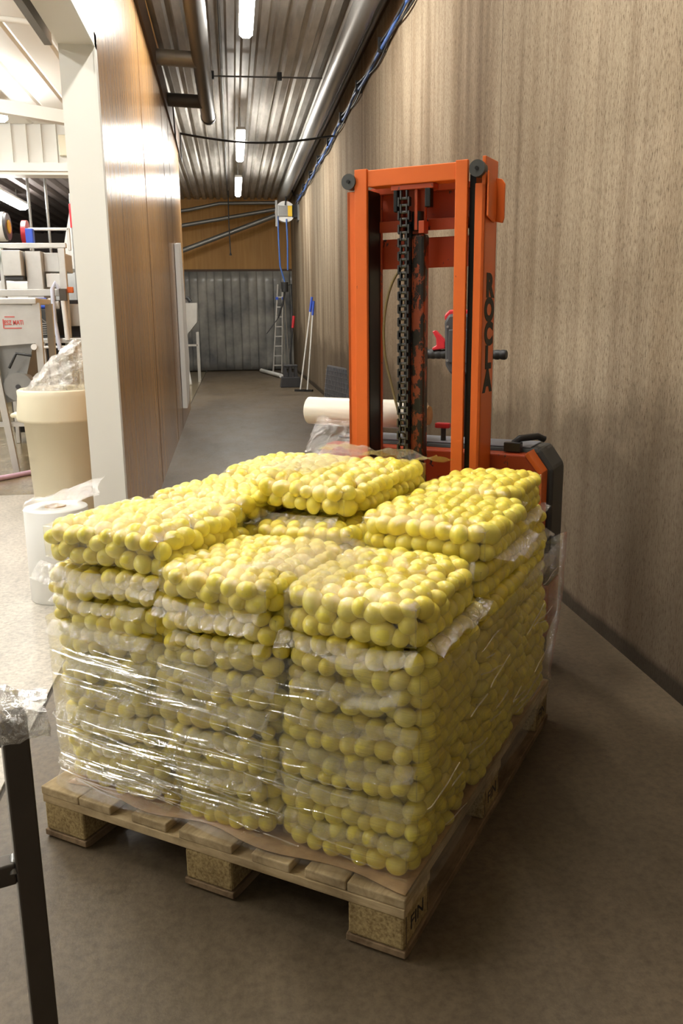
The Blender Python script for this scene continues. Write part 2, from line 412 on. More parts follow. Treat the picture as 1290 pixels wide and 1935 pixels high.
# ------------------------------------------------------------------ lamps
def lamp(x, y0, y1, z, label, m='lamp', w=.11, group='fluorescent ceiling lamps', hang=ZC):
    t = thing('ceiling_lamp', label, 'lamp', (x, (y0 + y1) / 2, z), 0, group); L = (y1 - y0) / 2
    MB().box(-w / 2 - .005, w / 2 + .005, -L - .02, L + .02, .02, .06).build('housing', 'white_pl', t, bevel=.01)
    prof = [(-w / 2, .02), (-w / 2, -.03), (-w / 4, -.055), (w / 4, -.055), (w / 2, -.03), (w / 2, .02)]
    MB().prism(prof, 1, -L, L).build('diffuser', m, t)
    for yy in (-L * .6, L * .6): MB().tube([(0, yy, .05), (0, yy, hang - z + .02)], .006, 6).build('hanger', 'galv', t)
    return t
lamp(.20, 5.9, 7.95, 3.64, 'nearest glowing tube lamp of the corridor, cut by the top of the photo')
lamp(.195, 12.0, 13.9, 3.64, 'middle glowing tube lamp hanging in the corridor')
lamp(.19, 15.9, 17.8, 3.64, 'farthest glowing tube lamp hanging in the corridor')
lamp(.22, 1.9, 3.8, 3.64, 'corridor tube lamp above the camera, outside the photo', 'lamp_front')
HL = ('beside the opening, nearest the camera', 'second from the camera, far side of the hall', 'third from the camera, near the partition', 'third from the camera, far side of the hall', 'in the deepest row before the ribbed gable, partition side', 'in the deepest row before the ribbed gable, far side')
for i, (x, y) in enumerate(((-2.6, 3.4), (-4.4, 2.0), (-2.9, 6.6), (-4.6, 6.2), (-2.5, 10.0), (-4.4, 10.4))):
    lamp(x, y - .75, y + .75, 3.52, 'hall tube lamp ' + HL[i], 'lamp_hall', .14, 'hall tube lamps', 3.72)
lamp(-3.2, 12.8, 14.6, 3.02, 'glowing tube lamp just behind the white beam of the hall', 'lamp_hall', .16, None, 3.22)

# ------------------------------------------------------------------ ducts and cables overhead
d = thing('ventilation_duct', 'dark spiral duct hanging under the ribbed ceiling along the partition', 'duct', (-.2, 7, 3.62))
mb = MB(); pts = []; rr = []
for i in range(60):
    y = -5 + i * (9.05 / 59); pts.append((0, y, 0)); rr.append(.082 + (.003 if i % 2 else 0))
mb.tube(pts, rr, 18); mb.build('pipe', 'dark_galv', d)
mb = MB().tube([(0, 4.02, 0), (0, 4.09, 0)], .09, 18); mb.build('end_cap', 'black', d)
MB().tube([(0, 1.75, .0), (-.42, 1.75, .02)], .07, 14).build('branch', 'galv', d)
MB().tube([(0, 3.35, .0), (-.42, 3.35, .02)], .07, 14).build('branch', 'dark_galv', d)
bar('ceiling_duct', [(1.19, 0, 3.82), (1.19, 20.4, 3.82)], .10, 'galv', 'large grey round duct running under the ceiling beside the concrete wall', 'duct', 20)
bar('ceiling_pipe', [(1.37, 0, 3.90), (1.37, 20.4, 3.90)], .03, 'galv', 'thin grey pipe in the corner between ceiling and concrete wall', 'pipe', 10)
bar('ceiling_pipe', [(-.02, 3, 3.95), (-.02, 20.3, 3.95)], .014, 'dark_galv', 'thin dark conduit running lengthwise along the ribbed ceiling', 'conduit', 8)
bar('pull_cord', [(0, 19.5, 3.93), (-.01, 19.5, 3.3), (.0, 19.5, 2.66), (0, 19.5, 2.6)], [.012, .012, .012, .03], 'black', 'dark cord hanging in front of the orange far wall', 'cord', 8)
# cross conduits
t = thing('cross_conduit', 'thin straight dark conduit crossing the ceiling between two black clips', 'conduit', (0, 10.4, 3.9))
MB().tube([(-.2, 0, 0), (1.1, 0, 0)], .009, 8).build('rod', 'dark_galv', t)
for x in (-.13, .62): MB().box(x - .025, x + .025, -.02, .02, -.03, .05).build('clip', 'black', t)
pts = [(-.59 + 2.02 * u, 12.0, 3.61 - .10 * math.sin(PI * u) + .0 * u) for u in [i / 16 for i in range(17)]]
bar('sagging_cable', pts, .014, 'black', 'black cable sagging across the corridor below the ceiling', 'cable', 8)
bar('drop_cable', [(-.585, 10.6, 3.76), (-.575, 10.65, 3.3), (-.58, 11.9, 3.25), (-.58, 12.0, 3.62)], .008, 'black', 'thin dark cable drooping down the far upper edge of the partition', 'cable', 6)
# blue cable bundle on the concrete wall
cb = thing('cable_bundle', 'blue and black cable bundle clipped high along the concrete wall', 'cable', (1.42, 0, 0))
def wallcable(off, amp, ph, z0=3.66):
    pts = []
    for i in range(90):
        y = 2 + i * (17.2 / 89)
        z = z0 - .02 * (y > 12) + off[1] - amp * abs(math.sin(PI * (y + ph) / 1.45)) 
        pts.append((off[0] + .008 * math.sin(3 * y + ph), y, z))
    return pts
MB().tube(wallcable((0, 0), .035, 0), .017, 8).build('blue_hose', 'blue', cb)
MB().tube(wallcable((-.01, .03), .05, .4), .010, 8).build('black_cable', 'black', cb)
MB().tube(wallcable((.01, -.015), .06, .9), .009, 8).build('black_cable', 'black', cb)
MB().tube(wallcable((.012, .045), .02, .2), .007, 6).build('blue_cable', 'blue', cb)
y = 2.5
while y < 19:
    MB().box(-.035, .033, y - .015, y + .015, 3.60, 3.72).build('clip', 'black', cb); y += 1.45

# ------------------------------------------------------------------ hose reel on the far right wall
hr = thing('hose_reel', 'grey and yellow wall-mounted hose reel with a hanging blue hose', 'hose reel', (1.17, 18.9, 3.43))
MB().tube([(0, -.09, 0), (0, .09, 0)], .21, 28).build('drum', 'white_pl', hr)
MB().tube([(0, -.11, 0), (0, -.09, 0)], .10, 20).build('hub', 'dark_grey', hr)
MB().box(-.16, .09, -.135, -.11, -.10, .11).build('side_plate', 'galv', hr, bevel=.008)
MB().box(.05, .14, -.14, -.105, -.10, .11).build('sticker', 'yellow', hr)
MB().box(.14, .26, -.10, .10, -.12, .13).build('mount', 'black', hr)
MB().box(.25, .285, -.2, .2, -.18, .18).build('wall_plate', 'galv', hr)
MB().box(-.21, -.17, -.12, -.08, -.30, .22).build('guide_arm', 'galv', hr)
MB().tube([(-.16, -.1, -.10), (-.155, -.1, -.6), (-.14, -.1, -1.1), (-.05, -.1, -1.42)], .018, 8).build('hose', 'blue', hr)
MB().tube([(.02, -.1, -.15), (.03, -.1, -.6), (.02, -.1, -1.18)], .018, 8).build('hose', 'blue', hr)
MB().tube([(.0, -.12, .12), (.03, -.12, .42), (.12, -.05, .5), (.2, 0, .32)], .014, 8).build('feed_hose', 'black', hr)
g = thing('spray_gun', 'black spray gun hanging from the blue hose in front of the ladder', 'spray gun', (1.12, 18.8, 1.88))
mb = MB().tube([(0, 0, .12), (0, 0, -.08)], .075, 12).tube([(0, 0, -.05), (-.05, 0, -.3), (-.16, 0, -.62)], .02, 8).tube([(.02, 0, .05), (.14, 0, .08), (.15, 0, -.6)], .012, 8)
mb.build('gun_body', 'black', g)
MB().tube([(-.16, 0, -.62), (-.42, 0, -.95)], .010, 8).build('lance', 'dark_grey', g)

# ladder
la = thing('ladder', 'aluminium A-frame ladder leaning by the strip curtain', 'ladder', (.97, 19.9, 0))
def rail(a, b, nm='rail', r=.02):
    return MB().tube([a, b], r, 6).build(nm, 'stainless', la)
rail((-.10, 0, .03), (.06, 0, 2.0)); rail((.10, 0, .03), (.17, 0, 2.0))
rail((.22, .45, .03), (.14, .1, 1.9), 'rear_leg', .015); rail((.30, .45, .03), (.2, .1, 1.9), 'rear_leg', .015)
for i in range(8):
    u = .08 + i * .11; MB().box(-.10 + .16 * u, .10 + .07 * u, -.02, .02, .03 + 1.97 * u, .055 + 1.97 * u).build('rung', 'stainless', la)
for x in (.03, .17): MB().box(x - .03, x + .03, -.035, .02, 1.66, 1.72).build('end_cap', 'bright_blue', la)
# grey step stool
st = thing('step_stool', 'dark grey plastic step stool at the far right of the corridor', 'stool', (1.03, 16.2, 0))
MB().prism([(-.20, 0), (.20, 0), (.165, .19), (-.165, .19)], 1, -.15, .15).build('base', 'dark_grey', st, bevel=.01)
MB().box(-.13, .13, -.11, .11, .375, .41).build('top_step', 'dark_grey', st, bevel=.01)
for x in (-.125, -.03, .075): MB().prism([(x - .01, .18), (x + .055, .18), (x + .045, .385), (x, .385)], 1, -.10, .10).build('leg', 'dark_grey', st, bevel=.004)
# squeegees
for (a, b, lb) in (((1.13, 15.15, .03), (1.40, 15.55, 1.62), 'white-handled floor squeegee with blue grip, left of the pair at the wall'),
                   ((1.25, 15.10, .03), (1.425, 15.50, 1.55), 'white-handled floor squeegee with blue grip, right of the pair at the wall')):
    q = thing('floor_squeegee', lb, 'squeegee', (a[0], a[1], 0), 0, 'floor squeegees leaning on the wall')
    A = Vector((0, 0, .03)); B = Vector(b) - Vector((a[0], a[1], 0)); Gp = A.lerp(B, .84)
    MB().tube([A, Gp], .013, 8).build('handle', 'white_pl', q); MB().tube([Gp, B], .021, 8).build('grip', 'bright_blue', q)
    MB().box(-.10, .10, -.03, .03, 0, .035, Matrix.Rotation(-.5, 4, 'Z')).build('blade', 'black', q)
sh = thing('shovel', 'dark long-handled scraper with a red grip beside the ladder', 'scraper', (1.17, 18.6, 0))
MB().tube([(0, 0, .05), (.02, 0, .5), (.09, .1, 1.05)], .016, 8).build('handle', 'black', sh)
MB().tube([(.09, .1, 1.05), (.12, .12, 1.3)], .03, 8).build('grip', 'red', sh)
MB().box(-.09, .09, -.02, .02, 0, .12).build('blade', 'dark_grey', sh)
bar('floor_pipe', [(.62, 20.6, .05), (.80, 19.6, .05), (.98, 18.6, .05)], .045, 'white_pl', 'short pale pipe lying on the floor in front of the ladder', 'pipe')
# grey plastic pallet leaning on the wall
gp = thing('plastic_pallet', 'grey ribbed plastic pallet leaning on the concrete wall behind the stacker', 'pallet', (1.235, 12.25, 0), -1.41)
R = Matrix.Rotation(-.10, 4, 'X')
MB().prism([(0, .04), (1.30, .04), (1.30, .62), (.05, .62), (0, .55)], 1, 0, .03, R).build('deck', 'grey_plastic', gp)
rb = MB()
for i in range(1, 9): rb.box(.0, 1.30, -.008, 0, .03 + i * .065, .036 + i * .065, R)
for i in range(1, 20): rb.box(i * .066, i * .066 + .008, -.008, 0, .04, .60, R)
rb.build('ribs', 'grey_plastic', gp)
MB().box(-.01, 1.30, .0, .05, 0, .04).build('foot', 'black', gp)

# far left hopper past the partition
fh = thing('small_hopper', 'white steel hopper on thin legs past the end of the partition', 'hopper', (-1.05, 18, 0))
MB().prism([(-.25, 1.58), (.34, 1.58), (.32, 1.2), (.02, .85), (-.25, .85)], 1, 0, .5).build('bin', 'stainless', fh)
for x in (-.2, .31):
    for yy in (.02, .45): MB().box(x - .02, x + .02, yy - .02, yy + .02, 0, 1.0).build('leg', 'stainless', fh)
MB().box(-.2, .31, 0, .03, .72, .76).build('crossbar', 'stainless', fh)
MB().tube([(.0, .2, 1.58), (.02, .2, 1.72), (.15, .2, 1.68), (.2, .2, 1.60)], .04, 8).build('valve', 'black', fh)
bk = MB().lathe([(.0, .0), (.10, 0), (.10, .02), (.055, .34), (0, .35)], n=20)
o = bk.build('plastic_funnel', 'white_pl'); o.location = (-.95, 17.2, 0); tag(o, 'small white cone-shaped tub on the floor past the partition end', 'tub')

# ------------------------------------------------------------------ side hall: machines
hp = thing('potato_hopper', 'stainless hopper machine with a red logo standing in the side hall', 'hopper', (-1.93, 7.6, 0))
MB().prism([(-.35, 1.43), (.27, 1.41), (.27, 1.10), (-.35, 1.06)], 1, 0, .03).build('front_panel', 'stainless', hp)
MB().box(-.35, .31, -.02, .55, 1.42, 1.47).build('rim', 'stainless', hp, bevel=.008)
MB().prism([(-.35, 1.08), (.24, 1.10), (.1, .62), (-.35, .55)], 1, .06, .5).build('lower_bin', 'galv', hp)
MB().prism([(.27, 0), (.31, 0), (.33, 1.43), (.27, 1.43)], 1, 0, .05).build('leg', 'stainless', hp)
MB().prism([(.0, 0), (.05, 0), (-.06, 1.1), (-.12, 1.1)], 1, -.04, .0).build('leg', 'stainless', hp)
MB().prism([(.27, 0), (.31, 0), (.33, 1.43), (.27, 1.43)], 1, .5, .55).build('leg', 'stainless', hp)
MB().box(-.35, .3, .0, .04, .40, .44).build('crossbar', 'stainless', hp)
MB().tube([(.10, -.02, .74), (.10, .12, .74)], .12, 24).build('drive_wheel', 'galv', hp)
MB().tube([(.10, -.03, .74), (.10, -.02, .74)], .02, 10).build('axle', 'dark_grey', hp)
MB().tube([(.26, -.03, 1.07), (.26, .0, 1.07)], .025, 12).build('knob', 'white_pl', hp)
MB().tube([(.05, -.05, .9), (.12, -.06, 1.02), (.24, -.05, 1.0)], .012, 8).build('cable', 'black', hp)
lg = Matrix.Translation((.11, -.003, 1.27)) @ Matrix.Rotation(PI / 2, 4, 'X')
text_mesh('ESZ MATI', .052, 'logo', 'lettering', hp, lg, .0012, .72)
MB().box(.04, .12, -.004, .0, 1.315, 1.323).box(.03, .17, -.004, 0, 1.222, 1.23).box(.022, .03, -.004, 0, 1.225, 1.30).build('logo_frame', 'logo', hp)

mc = thing('processing_machine', 'stainless potato processing machine with rails and hoses behind the hopper', 'machine', (-2.3, 9.5, 0))
def mp(nm, m, *b, bev=.006): return MB().box(*b).build(nm, m, mc, bevel=bev)
mp('rail', 'stainless', -.2, .62, -.03, .03, 2.01, 2.06)
mp('rail', 'stainless', -.2, .60, -.03, .02, 1.53, 1.60)
mp('guard_rail', 'stainless', .12, .55, .6, .63, 2.24, 2.27)
mp('guard_post', 'stainless', .53, .56, .6, .63, 2.03, 2.27)
mp('guard_post', 'stainless', .12, .14, .6, .63, 2.03, 2.27)
mp('post', 'stainless', .53, .60, -.02, .04, 1.0, 2.04)
mp('post', 'stainless', -.06, -.02, -.02, .04, 0, 2.04)
mp('control_box', 'stainless', .0, .185, -.15, .25, 1.73, 1.98)
mp('control_box_base', 'dark_grey', .01, .19, -.12, .25, 1.69, 1.73)
mp('tall_cabinet', 'stainless', .20, .36, -.02, .4, 1.50, 1.98)
mp('bin_panel', 'stainless', .36, .58, .1, .5, 1.78, 1.97)
mp('chute', 'white_pl', .38, .55, .05, .3, 1.62, 1.76)
mp('motor_cover', 'grey_cover', .27, .47, -.05, .4, 1.12, 1.40)
for i in range(6): MB().box(.30, .44, -.06, -.05, 1.14 + i * .022, 1.146 + i * .022).build('vent_bar', 'stainless', mc)
for z, x1 in ((1.43, .40), (1.485, .38)): MB().tube([(.26, -.02, z), (x1, -.02, z)], .028, 14).build('roller', 'bright_blue', mc)
MB().tube([(.40, -.02, 1.45), (.425, -.02, 1.45)], .06, 16).build('roller_flange', 'white_pl', mc)
MB().tube([(.46, -.06, 1.44), (.51, -.06, 1.44)], .04, 16).build('cap', 'white_pl', mc)
mp('conveyor_frame', 'stainless', .25, .75, -.1, .5, 1.05, 1.10)
mp('conveyor_lip', 'white_pl', .30, .62, -.14, -.1, 1.00, 1.025)
mp('conveyor_side', 'stainless', .55, .80, .1, .5, 1.22, 1.45)
mp('dark_housing', 'dark_grey', .1, .85, .5, .9, .2, 1.5)
mp('undercarriage', 'black', -.1, .7, .1, .6, .1, 1.0)
mp('leg', 'stainless', .30, .34, -.08, -.03, 0, 1.05)
mp('leg', 'stainless', .66, .70, -.08, -.03, 0, 1.05)
MB().tube([(.53, -.12, 1.60), (.50, -.13, 1.66), (.47, -.14, 1.60), (.465, -.14, 1.3), (.50, -.15, .98)], .022, 10).build('hose', 'pale_blue', mc)
MB().tube([(.56, -.1, 1.48), (.575, -.1, 1.08)], .024, 10).build('pipe', 'white_pl', mc)
MB().box(.53, .60, -.12, -.06, 1.48, 1.60).build('valve', 'brown_steel', mc)
MB().tube([(.3, -.06, 1.32), (.38, -.08, 1.25), (.48, -.08, 1.27), (.47, -.08, 1.5)], .006, 6).build('cable', 'galv', mc)
MB().tube([(-.09, -.1, 1.93), (-.09, .0, 1.93)], .045, 14).build('knob', 'green', mc)
mp('orange_pad', 'orange', .60, .66, -.05, 0, 1.56, 1.62)
mp('floor_box', 'dark_grey', .1, .9, .3, 1.4, .02, .6)
t = thing('drum_barrel', 'white barrel with a yellow-centred dark lid lying on the machine top', 'barrel', (-2.42, 9.9, 2.26))
MB().tube([(-.35, 0, 0), (.06, 0, 0)], .15, 24).build('body', 'white_pl', t); MB().tube([(.06, 0, 0), (.09, 0, 0)], .14, 24).build('lid', 'dark_grey', t)
MB().tube([(.09, 0, 0), (.10, 0, 0)], .07, 16).build('hub', 'yellow', t)
t = thing('red_disc', 'red disc standing behind the white barrel in the side hall', 'disc', (-2.22, 10.15, 2.06))
MB().tube([(-.02, 0, .15), (.03, 0, .15)], .14, 24).build('rim', 'red', t)
o = box(-2.16, -2.08, 9.86, 9.95, 2.09, 2.24).build('blue_container', 'bright_blue', bevel=.01); tag(o, 'small blue container standing on top of the machine rail', 'container')
# back area of the hall
for i, x in enumerate((-2.35, -2.12)):
    bar('vertical_pipe', [(x - .3, 12.5, 0), (x - .3, 12.5, 3.24)], .018, 'galv', ('left' if i == 0 else 'right') + ' of two thin vertical steel pipes above the machine', 'pipe', 8)
o = MB().prism([(-2.45, 2.0), (-1.2, 2.0), (-1.2, 2.35), (-1.85, 2.8), (-2.25, 2.8)], 1, 13.2, 14.2).build('extraction_hood', 'stainless'); tag(o, 'steel extraction hood under the dim ceiling behind the machine', 'hood')
rp_ = thing('steel_post', 'steel post with a red canister, just peeking out behind the white door post', 'post', (-1.80, 10.7, 0))
MB().tube([(0, 0, 0), (0, 0, 2.7)], .02, 10).build('post', 'galv', rp_)
MB().tube([(.02, -.06, 2.32), (.02, -.06, 2.58)], .04, 16).build('canister', 'red', rp_)
bk = thing('background_equipment', 'grey steel tanks and frames far back in the side hall', 'machine', (-4.1, 14.6, 0))
MB().box(-1.6, .9, 0, 1.2, .9, 1.9).build('tank', 'stainless', bk, bevel=.03); MB().box(-1.6, 2.2, .4, 1.2, .2, .9).build('base', 'dark_grey', bk)
MB().box(1.0, 2.1, .2, 1.0, 1.0, 2.3).build('cabinet', 'galv', bk, bevel=.02)
# cables and beam under the hall ceiling
pts = [(-3.6 + 2.8 * u, 6.8, 3.20 + .16 * math.sin(PI * u * .9)) for u in [i / 14 for i in range(15)]]
bar('hall_cable_tray', pts, .02, 'white_paint', 'bowed white cable conduit under the hall ceiling, lower of two', 'conduit', 8)
pts = [(-3.0 + 2.2 * u, 5.4, 3.30 - .10 * math.sin(PI * min(1, u * 1.2)) ** 2 + .12 * u) for u in [i / 14 for i in range(15)]]
bar('hall_cable_tray', pts, .012, 'galv', 'drooping thin conduit under the hall ceiling, upper of two', 'conduit', 8)
o = MB().prism([(-6, 3.72), (-6, 3.60), (-.80, 2.83), (-.80, 2.93)], 1, 8.0, 8.12).build('hall_beam', 'white_paint'); tag(o, 'pale sloping beam crossing under the hall ceiling', 'beam')
o = box(-2.12, -1.98, 12.0, 12.1, 3.33, 3.58).build('junction_box', 'cream_pl', bevel=.01); tag(o, 'cream electrical box below the ribbed gable beside the post', 'electrical box')
bar('floor_hose', [(-2.6, 6.6, .02), (-2.2, 7.0, .02), (-1.9, 7.3, .02), (-1.6, 7.7, .02), (-1.3, 8.2, .02)], .022, 'pink', 'pale pink hose lying on the wet hall floor behind the cream bin', 'hose')

# cream waste bin
wb = thing('waste_bin', 'large cream plastic bin standing behind the white post', 'bin', (-1.165, 6.0, 0))
MB().lathe([(0, .01), (.225, .0), (.235, .02), (.262, .64), (.30, .635), (.306, .655), (.288, .80), (.29, .835), (.275, .845), (.262, .82), (.255, .60), (.24, .3), (0, .3)], n=56).build('body', 'cream_pl', wb)
MB().box(-.34, -.275, -.06, .06, .655, .685).build('handle', 'cream_pl', wb, bevel=.012)
def crumple(name, m, fn, nu, nv, amp, seed, parent=None, scale=9.0):
    from mathutils import noise
    def f(u, v):
        p = Vector(fn(u, v)); q = p * scale + Vector((seed * 7.1, seed * 3.3, seed))
        a = noise.noise_vector(q); b = noise.noise_vector(q * 2.7)
        return p + amp * (a + .45 * b)
    return MB().grid(f, nu, nv, smooth=False).build(name, m, parent, fix=False)
def cone(u, v, R=.25, h=.34, cx=0, cz=.80):
    a = 2 * PI * u; r = R * (1 - v) ** .7
    return (cx + r * math.cos(a) + .14 * v, r * math.sin(a), cz + h * v)
o = crumple('liner_bag', MT['milky'], lambda u, v: cone(u, v, .26, .36), 44, 16, .05, 1)
o.location = (-1.165, 6.0, 0); tag(o, 'crumpled clear plastic bags heaped up in the cream bin', 'plastic bag')

# white roll of bags on the floor
rl = thing('film_roll', 'white upright roll of plastic film on the floor by the pallet', 'roll', (-.86, 4.05, 0))
MB().lathe([(.05, .0), (.142, .0), (.145, .004), (.145, .436), (.142, .44), (.05, .442), (.05, 0)], n=56).build('roll', 'white_pl', rl)
MB().lathe([(.048, .0), (.048, .445), (.04, .445), (.04, .0)], n=24).build('core', 'kraft', rl)
o = crumple('plastic_sheet', MT['loose'], lambda u, v: ((u - .5) * .34 + .04, (v - .5) * .26, .455 + .075 * max(0, u - .2) + .05 * v * u), 22, 16, .022, 4)
o.location = (-.86, 4.05, 0); tag(o, 'crumpled clear plastic sheet lying on top of the white roll', 'plastic sheet')

# ------------------------------------------------------------------ foreground steel frame
tf = thing('steel_table', 'dark square-tube steel table frame in the near left corner', 'table', (-.365, 1.28, 0), .35)
MB().box(-.02, .02, -.02, .02, 0, .70).build('leg', 'brown_steel', tf, bevel=.003)
MB().box(-.62, -.02, -.017, .017, .415, .452).build('rail', 'brown_steel', tf, bevel=.003)
MB().box(-.62, -.02, -.017, .017, .655, .695).build('rail', 'brown_steel', tf, bevel=.003)
MB().box(-.66, -.62, -.02, .02, 0, .70).build('leg', 'brown_steel', tf, bevel=.003)
wd = MB().tube([(-.024, -.018, .435), (-.02, 0, .456), (-.024, .018, .435)], .006, 8).build('weld', 'galv', tf)
o = crumple('plastic_bag', MT['milky'], lambda u, v: (-.62 + .67 * u, .042 * math.cos(2 * PI * v), .695 + .16 * (1 - u) ** 1.1 * max(0, math.sin(2 * PI * v)) + .036 * math.sin(2 * PI * v)), 60, 22, .012, 8, scale=22)
o.location = (-.365, 1.28, 0); o.rotation_euler = (0, 0, .35); tag(o, 'clear plastic bag draped over the near steel frame corner', 'plastic bag')

# ------------------------------------------------------------------ wooden pallet
pl = pthing('wooden_pallet', 'weathered wooden pallet carrying the stacked potato bags', 'pallet')
db = [(0, .125), (.127, .228), (.29, .395), (.432, .58), (.632, .73), (.765, .865), (.867, 1.0)]
for i, (a, b) in enumerate(db):
    mb = MB(); e0 = .0 + random.uniform(-.002, .002)
    mb.box(a, b - .001, e0, 1.2 + random.uniform(-.003, .003), .122, .144 + random.uniform(-.001, .001))
    mb.build('deck_board', 'deck', pl, bevel=.003)
for t0 in (0, .5275, 1.055): MB().box(.002, .998, t0, t0 + .145, .100, .1215).build('stringer_board', 'stringer', pl, bevel=.002)
for i, s0 in enumerate((.004, .446, .868)):
    for t0 in (.002, .5275, 1.053):
        b = MB().box(s0, s0 + .128, t0, t0 + .142, .022, .0995).build('block', 'chip', pl, bevel=.006)
        if i == 2:
            mxt = Matrix.Translation((s0 + .1285, t0 + .072, .062)) @ Matrix.Rotation(PI / 2, 4, 'Z') @ Matrix.Rotation(PI / 2, 4, 'X')
            text_mesh('FIN', .046, 'ink', 'stamp', b, mxt, .0, 1.1)
            MB().box(s0 + .128, s0 + .1286, t0 + .012, t0 + .014, .03, .095).box(s0 + .128, s0 + .1286, t0 + .13, t0 + .132, .03, .095).build('stamp_border', 'ink', b)
for s0 in (0, .442, .864):
    MB().prism([(0, .0215), (0, .006), (.02, 0), (1.18, 0), (1.2, .006), (1.2, .0215)], 0, s0, s0 + .136).build('skid_board', 'skid', pl, bevel=.002)
# kraft paper sheet
def kf(u, v):
    s = .055 + .94 * u; t = .022 + .014 * (1 - u) + 1.15 * v
    e = .012 * math.sin(17 * u) * (1 - v) ** 6
    lift = .003 * math.sin(13 * s + 5) * (1 if v < .1 else .2)
    return (s, t + e, .1465 + abs(lift))
o = MB().grid(kf, 60, 24).build('kraft_paper_sheet', 'kraft', solid=.0008); o.matrix_world = PMX.copy()
tag(o, 'brown kraft paper sheet between the pallet deck and the potato bags', 'paper sheet')

# ------------------------------------------------------------------ potato bags
# unit icosphere arrays
def ico(sub):
    import bmesh
    bm = bmesh.new(); bmesh.ops.create_icosphere(bm, subdivisions=sub, radius=1.0)
    v = np.array([x.co[:] for x in bm.verts]); f = np.array([[q.index for q in p.verts] for p in bm.faces]); bm.free(); return v, f
ICO_HI = ico(4); ICO_LO = ico(3)
def shape(v, k):
    """slightly lumpy potato from unit sphere directions"""
    r = np.random.default_rng(100 + k); d = r.normal(size=(3, 3)); d /= np.linalg.norm(d, axis=1)[:, None]; a = r.uniform(-.07, .09, 3)
    return v * (1 + sum(a[i] * (v @ d[i]) ** 2 for i in range(3)) + .05 * (v @ d[0]))[:, None]
def rot_rand(r):
    # long axis mostly lying down
    a = r.uniform(0, 2 * PI); tilt = r.normal(0, .35)
    x = np.array([math.cos(a) * math.cos(tilt), math.sin(a) * math.cos(tilt), math.sin(tilt)])
    z = np.array([0, 0, 1.0]); y = np.cross(z, x); y /= np.linalg.norm(y); z = np.cross(x, y); return np.stack([x, y, z], 1)
def pack(w, d, h, seed, n=None, top=False):
    pil = .46 if top else .12; crp = .055 if top else .03
    r = np.random.default_rng(seed)
    n = n or int(w * d * h * .90 * .68 / 4.2e-5)
    rad = np.clip(r.normal(.0213, .0024, n), .0165, .0268)
    P = (r.random((n, 3)) - .5) * np.array([w, d, h]) * .92
    def clamp(P):
        q = np.maximum(np.abs(P[:, 0]) / (w / 2), np.abs(P[:, 1]) / (d / 2))
        hz = np.maximum(h / 2 * (1 - pil * np.clip(q, 0, 1) ** 6) - rad, .001)
        x = w / 2 - rad - .003; y = d / 2 - rad - .003
        zz = np.abs(P[:, 2]) / (h / 2)
        x = x - .006 * zz ** 2; y = y - .006 * zz ** 2
        P[:, 0] = np.clip(P[:, 0], -x, x); P[:, 1] = np.clip(P[:, 1], -y, y); P[:, 2] = np.clip(P[:, 2], -hz, hz)
        # rounded plan corners
        cr = crp; ax = np.abs(P[:, 0]) - (x - cr); ay = np.abs(P[:, 1]) - (y - cr); m = (ax > 0) & (ay > 0); L = np.hypot(ax, ay) + 1e-9
        k = np.where(m & (L > cr), cr / L, 1.0)
        P[:, 0] = np.where(m, np.sign(P[:, 0]) * ((x - cr) + ax * k), P[:, 0]); P[:, 1] = np.where(m, np.sign(P[:, 1]) * ((y - cr) + ay * k), P[:, 1])
        return P
    for it in range(90):
        D = P[:, None] - P[None]; L = np.sqrt((D ** 2).sum(-1)) + 1e-9; R = (rad[:, None] + rad[None]) * .99
        ov = np.maximum(R - L, 0); np.fill_diagonal(ov, 0)
        P = P + (D / L[..., None] * (ov * .34)[..., None]).sum(1)
        P = clamp(P)
    axes = []
    for i in range(n):
        e = 1 + abs(r.normal(0, .17)); e = min(e, 1.38); Rm = rot_rand(r)
        axes.append(Rm @ np.diag([rad[i] * e, rad[i] * r.uniform(.97, 1.05), rad[i] * r.uniform(.96, 1.03)]))
    return P, np.array(axes), r.integers(0, 6, n)

def shell_grid(w, d, h, step):
    """rounded box surface: points, outward normals, quads"""
    nx, ny, nz = max(4, round(w / step)), max(4, round(d / step)), max(5, round(h / step)); key = {}; V = []; Fq = []
    def vid(i, j, k):
        if (i, j, k) not in key: key[(i, j, k)] = len(V); V.append((i / nx - .5, j / ny - .5, k / nz - .5))
        return key[(i, j, k)]
    for i in range(nx):
        for j in range(ny):
            Fq.append((vid(i, j, 0), vid(i, j + 1, 0), vid(i + 1, j + 1, 0), vid(i + 1, j, 0)))
            Fq.append((vid(i, j, nz), vid(i + 1, j, nz), vid(i + 1, j + 1, nz), vid(i, j + 1, nz)))
    for i in range(nx):
        for k in range(nz):
            Fq.append((vid(i, 0, k), vid(i + 1, 0, k), vid(i + 1, 0, k + 1), vid(i, 0, k + 1)))
            Fq.append((vid(i, ny, k), vid(i, ny, k + 1), vid(i + 1, ny, k + 1), vid(i + 1, ny, k)))
    for j in range(ny):
        for k in range(nz):
            Fq.append((vid(0, j, k), vid(0, j, k + 1), vid(0, j + 1, k + 1), vid(0, j + 1, k)))
            Fq.append((vid(nx, j, k), vid(nx, j + 1, k), vid(nx, j + 1, k + 1), vid(nx, j, k + 1)))
    V = np.array(V) * 2; half = np.array([w, d, h]) / 2
    P = V * half; rd = np.array([.03, .03, min(.03, h * .42)])
    inner = np.clip(P, -(half - rd), half - rd); N = (P - inner) / rd
    L = np.linalg.norm(N, axis=1)[:, None]; N = N / np.maximum(L, 1e-9)
    face = L[:, 0] < 1e-6
    P = inner + N * rd
    return P, N, np.array(Fq)
